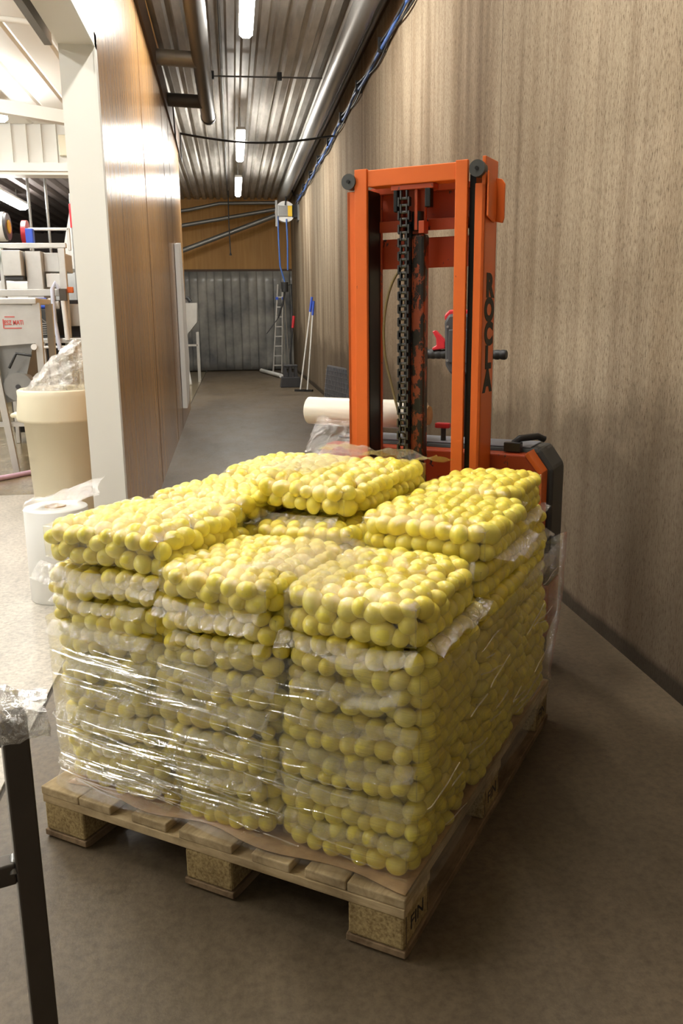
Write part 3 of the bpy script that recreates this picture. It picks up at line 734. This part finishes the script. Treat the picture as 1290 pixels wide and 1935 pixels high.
def film_shell(w, d, h, P, A, step):
    m = .012; Q, N, Fq = shell_grid(w + 2 * m, d + 2 * m, h + 2 * m, step)
    Ai = np.linalg.inv(A * 1.02)
    nv = len(Q); t = np.full(nv, 9.0)
    for i in range(len(P)):
        near = np.where(((Q - P[i]) ** 2).sum(1) < .075 ** 2)[0]
        if len(near) == 0: continue
        o = (Q[near] - P[i]) @ Ai[i].T; dr = -N[near] @ Ai[i].T
        a = (dr ** 2).sum(1); b = (o * dr).sum(1); c = (o ** 2).sum(1) - 1; disc = b * b - a * c
        ok = disc > 0; tt = (-b - np.sqrt(np.maximum(disc, 0))) / a; tt[~ok | (tt < -.005)] = 9
        t[near] = np.minimum(t[near], tt)
    hit = t.copy(); t = np.minimum(t, .034)
    e = np.concatenate([Fq[:, [0, 1]], Fq[:, [1, 2]], Fq[:, [2, 3]], Fq[:, [3, 0]]]); e = np.concatenate([e, e[:, ::-1]])
    cnt = np.bincount(e[:, 0], minlength=nv)
    for it in range(7):
        av = np.bincount(e[:, 0], weights=t[e[:, 1]], minlength=nv) / cnt
        t = np.minimum(hit, .35 * t + .65 * av)
    return Q - N * (t - .0006)[:, None], Fq
def np_mesh(name, V, Fq, m, smooth=True):
    me = bpy.data.meshes.new(name); k = Fq.shape[1]
    me.vertices.add(len(V)); me.vertices.foreach_set('co', np.ascontiguousarray(V, dtype=np.float32).ravel())
    me.loops.add(Fq.size); me.loops.foreach_set('vertex_index', Fq.astype(np.int32).ravel())
    me.polygons.add(len(Fq)); me.polygons.foreach_set('loop_start', np.arange(0, Fq.size, k, dtype=np.int32))
    me.polygons.foreach_set('loop_total', np.full(len(Fq), k, dtype=np.int32))
    me.update(calc_edges=True); me.polygons.foreach_set('use_smooth', np.ones(len(Fq), dtype=bool) if smooth else np.zeros(len(Fq), dtype=bool)); me.materials.append(m); return me

COLS = [(.036, .36), (.36, .68), (.68, 1.00)]; ROWS = [(.045, .415), (.415, .79), (.79, 1.17)]
COLN = ['left', 'middle', 'right']; ROWN = ['front', 'centre', 'back']
ORD = ['bottom', 'second', 'third', 'fourth', 'fifth', 'sixth', 'seventh', 'eighth', 'ninth', 'tenth']
#  (col,row): list of layer thicknesses from the bottom up
LAY = {(0, 0): [.072] * 8 + [.108], (1, 0): [.078] * 8, (2, 0): [.0855] * 6 + [.108],
       (0, 1): [.076] * 9, (0, 2): [.077] * 9, (1, 1): [None] * 7 + [.08], (1, 2): [None] * 7 + [.08],
       (2, 1): [.0835] * 7 + [.10], (2, 2): [.0835] * 7 + [.108]}
bags = []   # (col,row,layer,cx,cy,cz,w,d,h,rz,label,top)
for (c, r), L in LAY.items():
    z = .148; n = len(L)
    for i, h in enumerate(L):
        if h is None: z += .0785; continue
        s0, s1 = COLS[c]; t0, t1 = ROWS[r]; zz_ = z * 9 + r; sh1 = .026 * math.sin(zz_ * 1.3); sh2 = .026 * math.sin(zz_ * 1.1 + 2)
        if z < .70: s0 += (0, sh1, sh2)[c]; s1 += (sh1, sh2, 0)[c]
        top = i == n - 1; up = i / (n - 1)
        if c == 2: s1 += (.022 if r < 2 else -.012) * min(1, up * 1.6)
        if c == 0: s0 -= .008 * max(0, up - .6) / .4
        if r == 0: t0 -= .014 * min(1, up * 1.5)
        cx = (s0 + s1) / 2 + random.uniform(-.008, .008); cy = (t0 + t1) / 2 + random.uniform(-.010, .010)
        w = s1 - s0 + .022; dd = t1 - t0 + .018; rz = random.uniform(-.02, .02)
        if (c, r) == (0, 0) and top: cx -= .0; w += .035; cx += .016; rz = .03; cy -= .005
        if (c, r) == (1, 0) and top: cy -= .02; w += .0; rz = -.02
        if (c, r) == (2, 2) and top: w -= .02; cx -= .010; dd -= .03; cy -= .015; rz = -.05
        if (c, r) == (2, 0) and top: cx -= .005; rz = .0
        lab = ('clear bag of peeled potatoes, ' + ('top' if top else ORD[i] + (' up' if i else '')) + ' of the ' + ROWN[r] + ' ' + COLN[c] + ' column')
        bags.append((c, r, i, cx, cy, z + h / 2, w, dd, h + .007, rz, lab, top)); z += h
bags.append((1, 1, 9, .485, .73, .775 + .062, .37, .50, .098, -.10, 'clear bag of peeled potatoes lying highest, across the middle of the stack', True))

POT = []   # world positions
BAGF = 'vacuum bags of peeled potatoes on the pallet'
cam_p = np.array(PMX.inverted() @ Vector((0, 0, CAMH)))
for bi, (c, r, i, cx, cy, cz, w, d_, h, rz, lab, top) in enumerate(bags):
    P, A, K = pack(w - .012, d_ - .012, h, 500 + bi, top=top)
    # film
    hidden = (c == 0 and r > 0 and not top)
    FV, FQ = film_shell(w - .012, d_ - .012, h, P, A, .0105 if hidden else .0085)
    def und(Q, cx=cx, cy=cy, cz=cz, i=i, amp=.008 if not top else .005):
        return amp * (np.sin((Q[:, 0] + cx) * 9 + cz * 7 + 1.3 * i) * np.cos((Q[:, 1] + cy) * 7 - cz * 5) + .5 * np.sin((Q[:, 0] + cx) * 21 + 3 * cz))
    FV = FV.copy(); FV[:, 2] += und(FV); P = P.copy(); P[:, 2] += und(P)
    me = np_mesh('potato_bag', FV, FQ, MT['bagfilm'])
    o = bpy.data.objects.new('potato_bag', me); C.objects.link(o)
    o.matrix_world = PMX @ Matrix.Translation((cx, cy, cz)) @ Matrix.Rotation(rz, 4, 'Z')
    tag(o, lab, 'bag', BAGF)
    # crimped seal strip along the near end
    rs = random.Random(bi)
    ph = rs.uniform(0, 6); wid = .034 if not top else .045; full = rs.uniform(.75, 1.0); off = rs.uniform(-.06, .06)
    droop = rs.uniform(.5, .9)
    if r == 0 or (c, r) in ((1, 1), (2, 1)) and top:
        z0 = -h / 2 + .012
        def sf(u, v, w=w, d_=d_, h=h, wid=wid, ph=ph, full=full, off=off, droop=droop, z0=z0, top=top):
            x = (u - .5) * (w - .03) * full + off * (1 - full)
            wv = math.sin(9 * u + ph) * .5 + math.sin(23 * u + 2 * ph) * .3
            out = wid * v * (1 - .25 * droop)
            out *= .55 + .45 * abs(math.sin(3.3 * u + ph)) ; fine = math.sin(61 * u + 3 * ph) * .5 + math.sin(97 * u + ph) * .5
            z = z0 - wid * droop * v ** 1.4 * 1.1 + (.008 * wv + .0022 * fine * v) * (.4 + v) - .012 * math.sin(PI * u)
            y = -(d_ - .012) / 2 + .012 - out - .005 * wv * v - .003 * fine * v
            tooth = .0012 * (1 if int(u * 120) % 2 else -1) if v > .95 else 0
            return (x, y + tooth, z)
        MB().grid(sf, 120, 6).build('seal_strip', 'seal', o, fix=False)
    if c == 2 and (top or r == 2 and i >= 5):
        big = 1.0 if r < 2 else .8
        def sr(u, v, w=w, d_=d_, h=h, ph=ph, big=big):
            y = (u - .5) * (d_ - .05) * .9
            wv = math.sin(8 * u + ph) * .6 + math.sin(21 * u + ph) * .4
            return ((w - .012) / 2 - .006 + .038 * big * v, y, -h / 2 + .018 + .008 * wv * (.3 + v) - .012 * v)
        MB().grid(sr, 90, 5).build('seal_strip', 'seal', o, fix=False)
    if (c, r) == (1, 0) and top:      # loose flap lying over the right side of the front middle bag
        crumple('loose_flap', MT['seal'], lambda u, v, w=w, d_=d_, h=h: (w * .18 + .20 * u, -d_ * .42 + d_ * .75 * v, h / 2 + .012 + .018 * math.sin(PI * u) - .02 * u), 18, 20, .008, 3, o, 22)
    if (c, r, i) == (1, 1, 9):
        crumple('loose_flap', MT['seal'], lambda u, v, w=w, d_=d_, h=h: (-w * .48 + w * .95 * u, d_ * .30 + .24 * v, h / 2 + .010 + .012 * math.sin(4 * PI * u) - .04 * v * v), 30, 12, .010, 5, o, 20)
        crumple('loose_flap', MT['seal'], lambda u, v, w=w, d_=d_, h=h: (-w * .42 + .16 * u, -d_ * .35 + .35 * v, h / 2 + .008), 12, 16, .006, 6, o, 22)
    Rm = np.array(Matrix.Rotation(rz, 3, 'Z')); ctr = np.array([cx, cy, cz])
    PP = P @ Rm.T + ctr; AA = Rm @ A
    # keep potatoes that lie in the outer skin of the bag
    hw, hd, hh = w / 2, d_ / 2, h / 2
    for p, q, a, k in zip(P, PP, AA, K):
        vis = (-p[1] > hd - .075 and r == 0) or (p[0] > hw - .075 and c == 2) or top or (p[0] < -hw + .06 and c == 0) or (r == 2 and p[1] > hd - .06)
        if vis or abs(p[0]) > hw - .05 or abs(p[1]) > hd - .05: POT.append((q, a, int(k), bi, p))
# the 300 that show largest: nearest unobstructed ones on the near, right and top faces
def score(e):
    q, a, k, bi, p = e; c, r, i, cx, cy, cz, w, d_, h, rz, lab, top = bags[bi]
    dist = np.linalg.norm(q - cam_p)
    front = r == 0 and -p[1] > d_ / 2 - .034; right = c == 2 and p[0] > w / 2 - .034; up = top and p[2] > h / 2 - .036
    if not (front or right or up): return 99
    return dist / (np.abs(np.linalg.det(a)) ** (1 / 3) / .0213)
order = sorted(range(len(POT)), key=lambda j: score(POT[j]))
hero = set(order[:300])
shapes_hi = [np_mesh('peeled_potato', shape(ICO_HI[0], k), ICO_HI[1], MT['potato']) for k in range(6)]
for j in order[:300]:
    q, a, k, bi, p = POT[j]; o = bpy.data.objects.new('peeled_potato', shapes_hi[k]); C.objects.link(o)
    mx = Matrix([[*a[0], q[0]], [*a[1], q[1]], [*a[2], q[2]], [0, 0, 0, 1]])
    o.matrix_world = PMX @ mx
    where = bags[bi][10].replace('clear bag of peeled potatoes, ', '').replace('clear bag of peeled potatoes ', 'bag ')
    tag(o, 'small peeled yellow potato inside the bag ' + where if not where.startswith('bag') else 'small peeled yellow potato inside the ' + where, 'potato', 'peeled potatoes in the bag, ' + where)
Vs = []; Fs = []; off = 0; sv = [shape(ICO_LO[0], k) for k in range(6)]; R3 = np.array(PMX.to_3x3()); T3 = np.array(PMX.translation)
for j, (q, a, k, bi, p) in enumerate(POT):
    if j in hero: continue
    Vs.append((sv[k] @ a.T + q)); Fs.append(ICO_LO[1] + off); off += len(sv[k])
print('potatoes', len(POT))
V = np.concatenate(Vs); Fq = np.concatenate(Fs)
o = bpy.data.objects.new('peeled_potatoes', np_mesh('peeled_potatoes', V, Fq, MT['potato'])); C.objects.link(o); o.matrix_world = PMX.copy()
tag(o, 'all the other peeled yellow potatoes packed in the clear bags on the pallet', 'potatoes', None, 'stuff')

# ------------------------------------------------------------------ stretch wrap around the lower stack
from mathutils import noise as mnoise
def wrapfn():
    s0, s1, t0, t1 = .018, 1.012, .026, 1.186; r = .045
    segs = []
    def outline(n):
        pts = []
        per = [('l', (s0 + r, t0), (s1 - r, t0), (0, -1)), ('a', (s1 - r, t0 + r), -PI / 2), ('l', (s1, t0 + r), (s1, t1 - r), (1, 0)), ('a', (s1 - r, t1 - r), 0),
               ('l', (s1 - r, t1), (s0 + r, t1), (0, 1)), ('a', (s0 + r, t1 - r), PI / 2), ('l', (s0, t1 - r), (s0, t0 + r), (-1, 0)), ('a', (s0 + r, t0 + r), PI)]
        for e in per:
            if e[0] == 'l':
                L = math.dist(e[1], e[2]); m = max(2, int(L / .009))
                for i in range(m): u = i / m; pts.append((e[1][0] + (e[2][0] - e[1][0]) * u, e[1][1] + (e[2][1] - e[1][1]) * u, *e[3]))
            else:
                for i in range(8): a = e[2] + PI / 2 * i / 8; pts.append((e[1][0] + r * math.cos(a), e[1][1] + r * math.sin(a), math.cos(a), math.sin(a)))
        return pts
    return outline(0)
pts = wrapfn(); n = len(pts); NV = 46
vs = []
for j in range(NV + 1):
    v = j / NV
    for i, (x, y, nx, ny) in enumerate(pts):
        front = max(0, -ny); right = max(0, nx)
        zt = .585 + .055 * right + .03 * x * front + .012 * math.sin(9 * x + 4 * y)
        z = .149 + (zt - .149) * v
        q = Vector((x * 3.0, y * 3.0, z * 9)); a = mnoise.noise(q * 1.2 + Vector((3, 1, 7)));
        q2 = Vector((x * 9, y * 9, z * 60 + 8 * x)); b = mnoise.noise(q2)
        o_ = .004 * a + .0028 * b
        flare = .022 * max(0, (.06 - v) / .06) * (.4 + .6 * abs(math.sin(7 * x + 5 * y)))
        lean = .030 * min(1, v * 1.5) * right - .008 * v * max(0, -nx) + .006 * v * front
        vs.append((x + nx * (o_ + flare + lean), y + ny * (o_ + flare + lean), z))
fs = [(j * n + i, j * n + (i + 1) % n, (j + 1) * n + (i + 1) % n, (j + 1) * n + i) for j in range(NV) for i in range(n)]
mb = MB(); mb.add(vs, fs, True)
o = mb.build('stretch_wrap', 'stretch', fix=False); o.matrix_world = PMX.copy(); WRAP = o
V_ = np.array(vs).reshape(NV + 1, n, 3); N_ = np.array([(p[2], p[3], 0) for p in pts])
fr_i = [i for i in range(n) if pts[i][3] < -.9]; rt_i = [i for i in range(n) if pts[i][2] > .9]
pm = MB(); rp = random.Random(5)
def pleat(i0, ln, z0, slope, wd, bulge):
    a = []; b = []
    for k in range(ln + 1):
        i = (i0 + k) % n; z = z0 + slope * k * .009 + .002 * math.sin(k * .35 + z0 * 40); 
        j = min(max((z - .149) / .45 * NV, 0), NV - 1e-3); j0 = int(j); f = j - j0
        p = V_[j0, i] * (1 - f) + V_[j0 + 1, i] * f; h_ = wd * math.sin(PI * (k + .5) / (ln + 1)) ** .5
        a.append((p[0] + N_[i][0] * .0015, p[1] + N_[i][1] * .0015, z + h_ / 2)); b.append((p[0] + N_[i][0] * (.0015 + bulge), p[1] + N_[i][1] * (.0015 + bulge), z - h_ / 2))
    m_ = len(a); pm.add(a + b, [(k, k + 1, k + 1 + m_, k + m_) for k in range(m_ - 1)], True)
for q in range(95):
    i0 = fr_i[0] + rp.randint(-4, 42); ln = rp.randint(8, 34); pleat(i0, ln, rp.choice([.50, .53, .45, .36, .32, .27, .24, .20]) + rp.uniform(-.03, .03), rp.uniform(-.02, .10) * -1, rp.uniform(.0012, .0038), rp.uniform(.0, .003))
for q in range(26):
    i0 = fr_i[0] + rp.randint(45, 80); pleat(i0, rp.randint(6, 20), rp.uniform(.17, .56), rp.uniform(-.12, .05), rp.uniform(.001, .003), .002)
for q in range(22):
    i0 = rt_i[0] + rp.randint(0, 95); pleat(i0, rp.randint(6, 24), rp.uniform(.18, .58), rp.uniform(-.25, .25), rp.uniform(.001, .003), .002)
pp = pm.build('pleats', 'pleat', WRAP, fix=False); pp['kind'] = 'stuff'
tag(o, 'clear stretch film wound tightly around the lower layers of the potato stack', 'stretch film')

# ------------------------------------------------------------------ electric stacker
sk = pthing('pallet_stacker', 'orange electric pallet stacker with a tall double mast behind the load', 'forklift', .4565, 1.35, 0)
def sp(nm, m, *b, bev=.002, par=None): return MB().box(*b).build(nm, m, par or sk, bevel=bev)
Zt = 1.76
for sgn, xo, xi in ((-1, -.2465, -.2135), (1, .2055, .2395)):
    # outer channel: C section opening inwards
    a, b = (xo, xi)
    mb = MB()
    if sgn < 0: mb.box(a, a + .012, 0, .13, .06, 1.705); mb.box(a, b, 0, .014, .06, 1.705); mb.box(a, b, .116, .13, .06, 1.705)
    else: mb.box(b - .012, b, 0, .13, .06, Zt + .02); mb.box(a, b, 0, .014, .06, 1.70); mb.box(a, b, .116, .13, .06, Zt)
    oc = mb.build('outer_channel', 'orange', sk, bevel=.002)
    if sgn > 0: OC = oc
# inner channels
mb = MB().box(-.2135, -.168, -.012, .004, .3, Zt + .012).box(-.180, -.1725, .0, .09, .3, Zt - .05); mb.build('inner_channel', 'orange', sk, bevel=.002)
mb = MB().box(-.172, -.1655, .005, .094, .3, Zt - .055); mb.build('dark_channel_strip', 'grease', sk)
mb = MB().box(-.172, -.160, .0945, .104, .3, Zt - .055); mb.build('inner_flange', 'orange_dark', sk, bevel=.001)
mb = MB().box(.143, .184, -.012, .004, .3, Zt + .012).box(.143, .150, .004, .10, .3, Zt - .02); mb.build('inner_channel', 'orange', sk, bevel=.002)
mb = MB().box(.1845, .2050, .012, .10, .3, Zt - .03); mb.build('dark_channel_strip', 'grease', sk)  # near-black box fills the open gap, its shade put into the colour
sp('top_beam', 'orange', -.168, .143, -.006, .06, Zt - .045, Zt + .008, bev=.003)
MB().box(-.172, .143, .056, .065, Zt - .035, Zt + .006).build('top_beam_back', 'grease', sk)
# cross members at the back
cb = MB().box(-.20, .21, .12, .128, 1.585, 1.715).box(-.20, .21, .09, .128, 1.70, 1.715).box(-.20, .21, .09, .128, 1.585, 1.60).box(-.20, .21, .088, .094, 1.575, 1.612).box(-.20, .21, .088, .094, 1.70, 1.722)
cb.build('cross_beam', 'orange_dark', sk, bevel=.002)
sp('cross_beam', 'orange_dark', -.20, .21, .118, .13, 1.455, 1.555)
# rollers
for x, z in ((-.232, 1.735), (.2165, 1.742)):
    t = MB().tube([(x, -.020, z), (x, .012, z)], .0255, 24).build('roller', 'grey_cover', sk); MB().tube([(x, -.024, z), (x, -.019, z)], .006, 10).build('axle', 'grease', t)
# side plate on the right
MB().prism([(.0, 1.60), (.07, 1.585), (.085, 1.60), (.085, 1.70), (.07, 1.715), (.0, 1.735)], 0, .245, .251).build('side_plate', 'orange', sk, bevel=.002)
MB().prism([(.245, 1.59), (.270, 1.585), (.275, 1.60), (.275, 1.705), (.265, 1.72), (.245, 1.725)], 1, .09, .10).build('side_plate', 'orange', sk, bevel=.002)
# lettering, upright letters stacked down the right-hand face
for i, ch in enumerate('ROCLA'):
    mx = Matrix.Translation((.2402, .070, 1.385 - i * .0775)) @ Matrix.Rotation(PI / 2, 4, 'Z') @ Matrix.Rotation(PI / 2, 4, 'X')
    text_mesh(ch, .098, 'ink', 'letter_' + ch.lower(), OC, mx, .006, 1.25)
# chain bracket, chain, cylinder
MB().box(-.085, .065, .0, .05, Zt - .062, Zt - .046).box(-.055, -.045, .01, .05, 1.57, Zt - .06).box(-.005, .006, .01, .05, 1.57, Zt - .06).box(-.055, .025, .035, .05, 1.56, 1.70).box(.01, .03, .01, .05, 1.56, 1.60).build('chain_bracket', 'orange_dark', sk, bevel=.002)
MB().box(-.076, -.062, .0, .03, 1.63, Zt - .06).build('bracket_bolt', 'grease', sk, bevel=.003)
MB().box(.035, .055, .0, .03, 1.64, Zt - .06).build('bracket_bolt', 'grease', sk, bevel=.003)
ch = MB(); z = .5; k = 0
while z < 1.70:
    for y0 in (-.002, .008):
        pass
    if k % 2 == 0:
        for x in (-.058, -.022): ch.box(x, x + .005, -.006, .014, z - .014, z + .014)
    else:
        for x in (-.051, -.030): ch.box(x, x + .005, -.004, .012, z - .014, z + .014)
    ch.tube([(-.058, .004, z - .011), (-.018, .004, z - .011)], .0052, 8)
    z += .0215; k += 1
ch.build('lift_chain', 'chain', sk)
MB().tube([(-.035, .045, .3), (-.035, .045, 1.6)], .018, 12).build('piston_rod', 'grease', sk)
MB().box(-.020, .028, .02, .07, .3, 1.56).build('lift_cylinder', 'greasy_orange', sk, bevel=.01)
MB().tube([(.0, .03, 1.57), (.0, .03, 1.63)], .02, 12).build('cylinder_cap', 'grease', sk)
# hydraulic hose
from mathutils import geometry
def bez(p0, p1, p2, p3, n=24): return geometry.interpolate_bezier(Vector(p0), Vector(p1), Vector(p2), Vector(p3), n)
MB().tube(list(bez((-.035, .03, 1.465), (-.12, .03, 1.44), (-.15, .03, 1.22), (-.10, .03, 1.08))) + list(bez((-.10, .03, 1.08), (-.08, .03, 1.0), (-.045, .03, .9), (-.03, .03, .80)))[1:], .005, 8).build('hydraulic_hose', 'cyl', sk)
# chassis: t = 1.45 .. 2.15 -> local y .10 ..
MB().prism([(-.455, .06), (.41, .06), (.41, .762), (.365, .822), (-.41, .822), (-.455, .77)], 1, .13, .20).build('chassis', 'orange_dark', sk, bevel=.006)
MB().prism([(.41, .06), (.425, .06), (.425, .765), (.372, .835), (.362, .822), (.41, .762)], 1, .125, .21).build('chassis_edge', 'orange', sk, bevel=.002)
MB().prism([(-.45, .34), (.445, .34), (.445, .765), (.395, .835), (-.40, .835), (-.45, .765)], 1, .20, .375).build('battery_cover', 'grey_cover', sk, bevel=.012)
MB().prism([(-.44, .06), (.40, .06), (.445, .20), (.445, .34), (-.44, .34)], 1, .205, .37).build('side_panel', 'orange_dark', sk, bevel=.006)
MB().box(-.40, .36, .21, .365, .835, .840).build('top_mat', 'grey_plastic', sk, bevel=.003)
t = MB().tube([(.30, .20, .85), (.32, .21, .868), (.37, .26, .872), (.39, .28, .86)], .013, 8); t.box(.275, .335, .165, .20, .825, .858); t.build('latch', 'black_gloss', sk, bevel=.003)
t = MB().tube([(.02, .25, .835), (.02, .25, .885)], .010, 10).build('emergency_stop_stem', 'black', sk)
MB().box(-.012, .045, .24, .265, .885, .905).build('emergency_stop_button', 'red', sk, bevel=.005)
for x in (-.25, .15):
    MB().prism([(.55, .0), (.0, .0)], 0, 0, 0) if False else None
    sp('fork', 'orange_dark', x - .02, x + .12, -1.05, .1, .03, .08, bev=.008)
MB().tube([(.36, .29, .075), (.41, .29, .075)], .075, 24).build('wheel', 'black', sk)
MB().tube([(-.42, .29, .075), (-.37, .29, .075)], .075, 24).build('wheel', 'black', sk)
# tiller (t = 1.9 -> local y .55)
tl = MB().prism([(-.072, 1.10), (-.05, 1.065), (.03, 1.065), (.045, 1.10), (.048, 1.27), (.035, 1.30), (-.06, 1.30), (-.078, 1.27)], 1, .50, .56).build('tiller_head', 'dark_grey', sk, bevel=.012)
MB().prism([(-.082, 1.275), (.05, 1.275), (.05, 1.295), (.036, 1.315), (-.062, 1.315), (-.082, 1.295)], 1, .515, .57).build('red_cap', 'red', tl, bevel=.006)
for x in (-.06, .03):
    for z in (1.12, 1.25): MB().tube([(x, .496, z), (x, .502, z)], .005, 8).build('screw', 'galv', tl)
MB().box(-.055, .03, .494, .502, 1.11, 1.24).build('face_rib', 'dark_grey', tl, bevel=.004)
for sg in (-1, 1):
    pr = [(sg * (.045 + .125 * i / 20), .53, 1.143) for i in range(21)]
    MB().tube(pr, [.0195 if i % 4 else .0165 for i in range(21)], 14).build('grip', 'black', tl)
MB().prism([(-.075, 1.165), (-.128, 1.158), (-.131, 1.168), (-.112, 1.178), (-.114, 1.205), (-.131, 1.232), (-.118, 1.237), (-.075, 1.195)], 1, .51, .535).build('thumb_switch', 'red', tl, bevel=.004)
MB().tube([(0, .55, 1.09), (0, .45, .45), (0, .37, .30)], .022, 12).build('tiller_arm', 'black', sk)
# roll of stretch film on top
fr = pthing('stretch_film_roll', 'cream roll of stretch film lying on the stacker body', 'roll', -.06, 1.60, .93)
MB().tube([(-.03, 0, 0), (.46, .0, -.0)], .054, 32).build('film', 'film_roll', fr)
MB().tube([(-.04, 0, 0), (-.02, 0, 0)], .036, 20).build('core', 'kraft', fr)
MB().tube([(.45, 0, 0), (.48, 0, 0)], .036, 20).build('core', 'kraft', fr)
o = crumple('plastic_sheet', MT['loose'], lambda u, v: (-.02 + .26 * u, 1.42 + .12 * v, .92 - .13 * (1 - v) * (1 - .2 * u) - .02 * u), 20, 14, .022, 12, None, 16)
o.matrix_world = PMX.copy(); tag(o, 'crumpled clear film hanging below the cream roll beside the mast', 'plastic sheet')
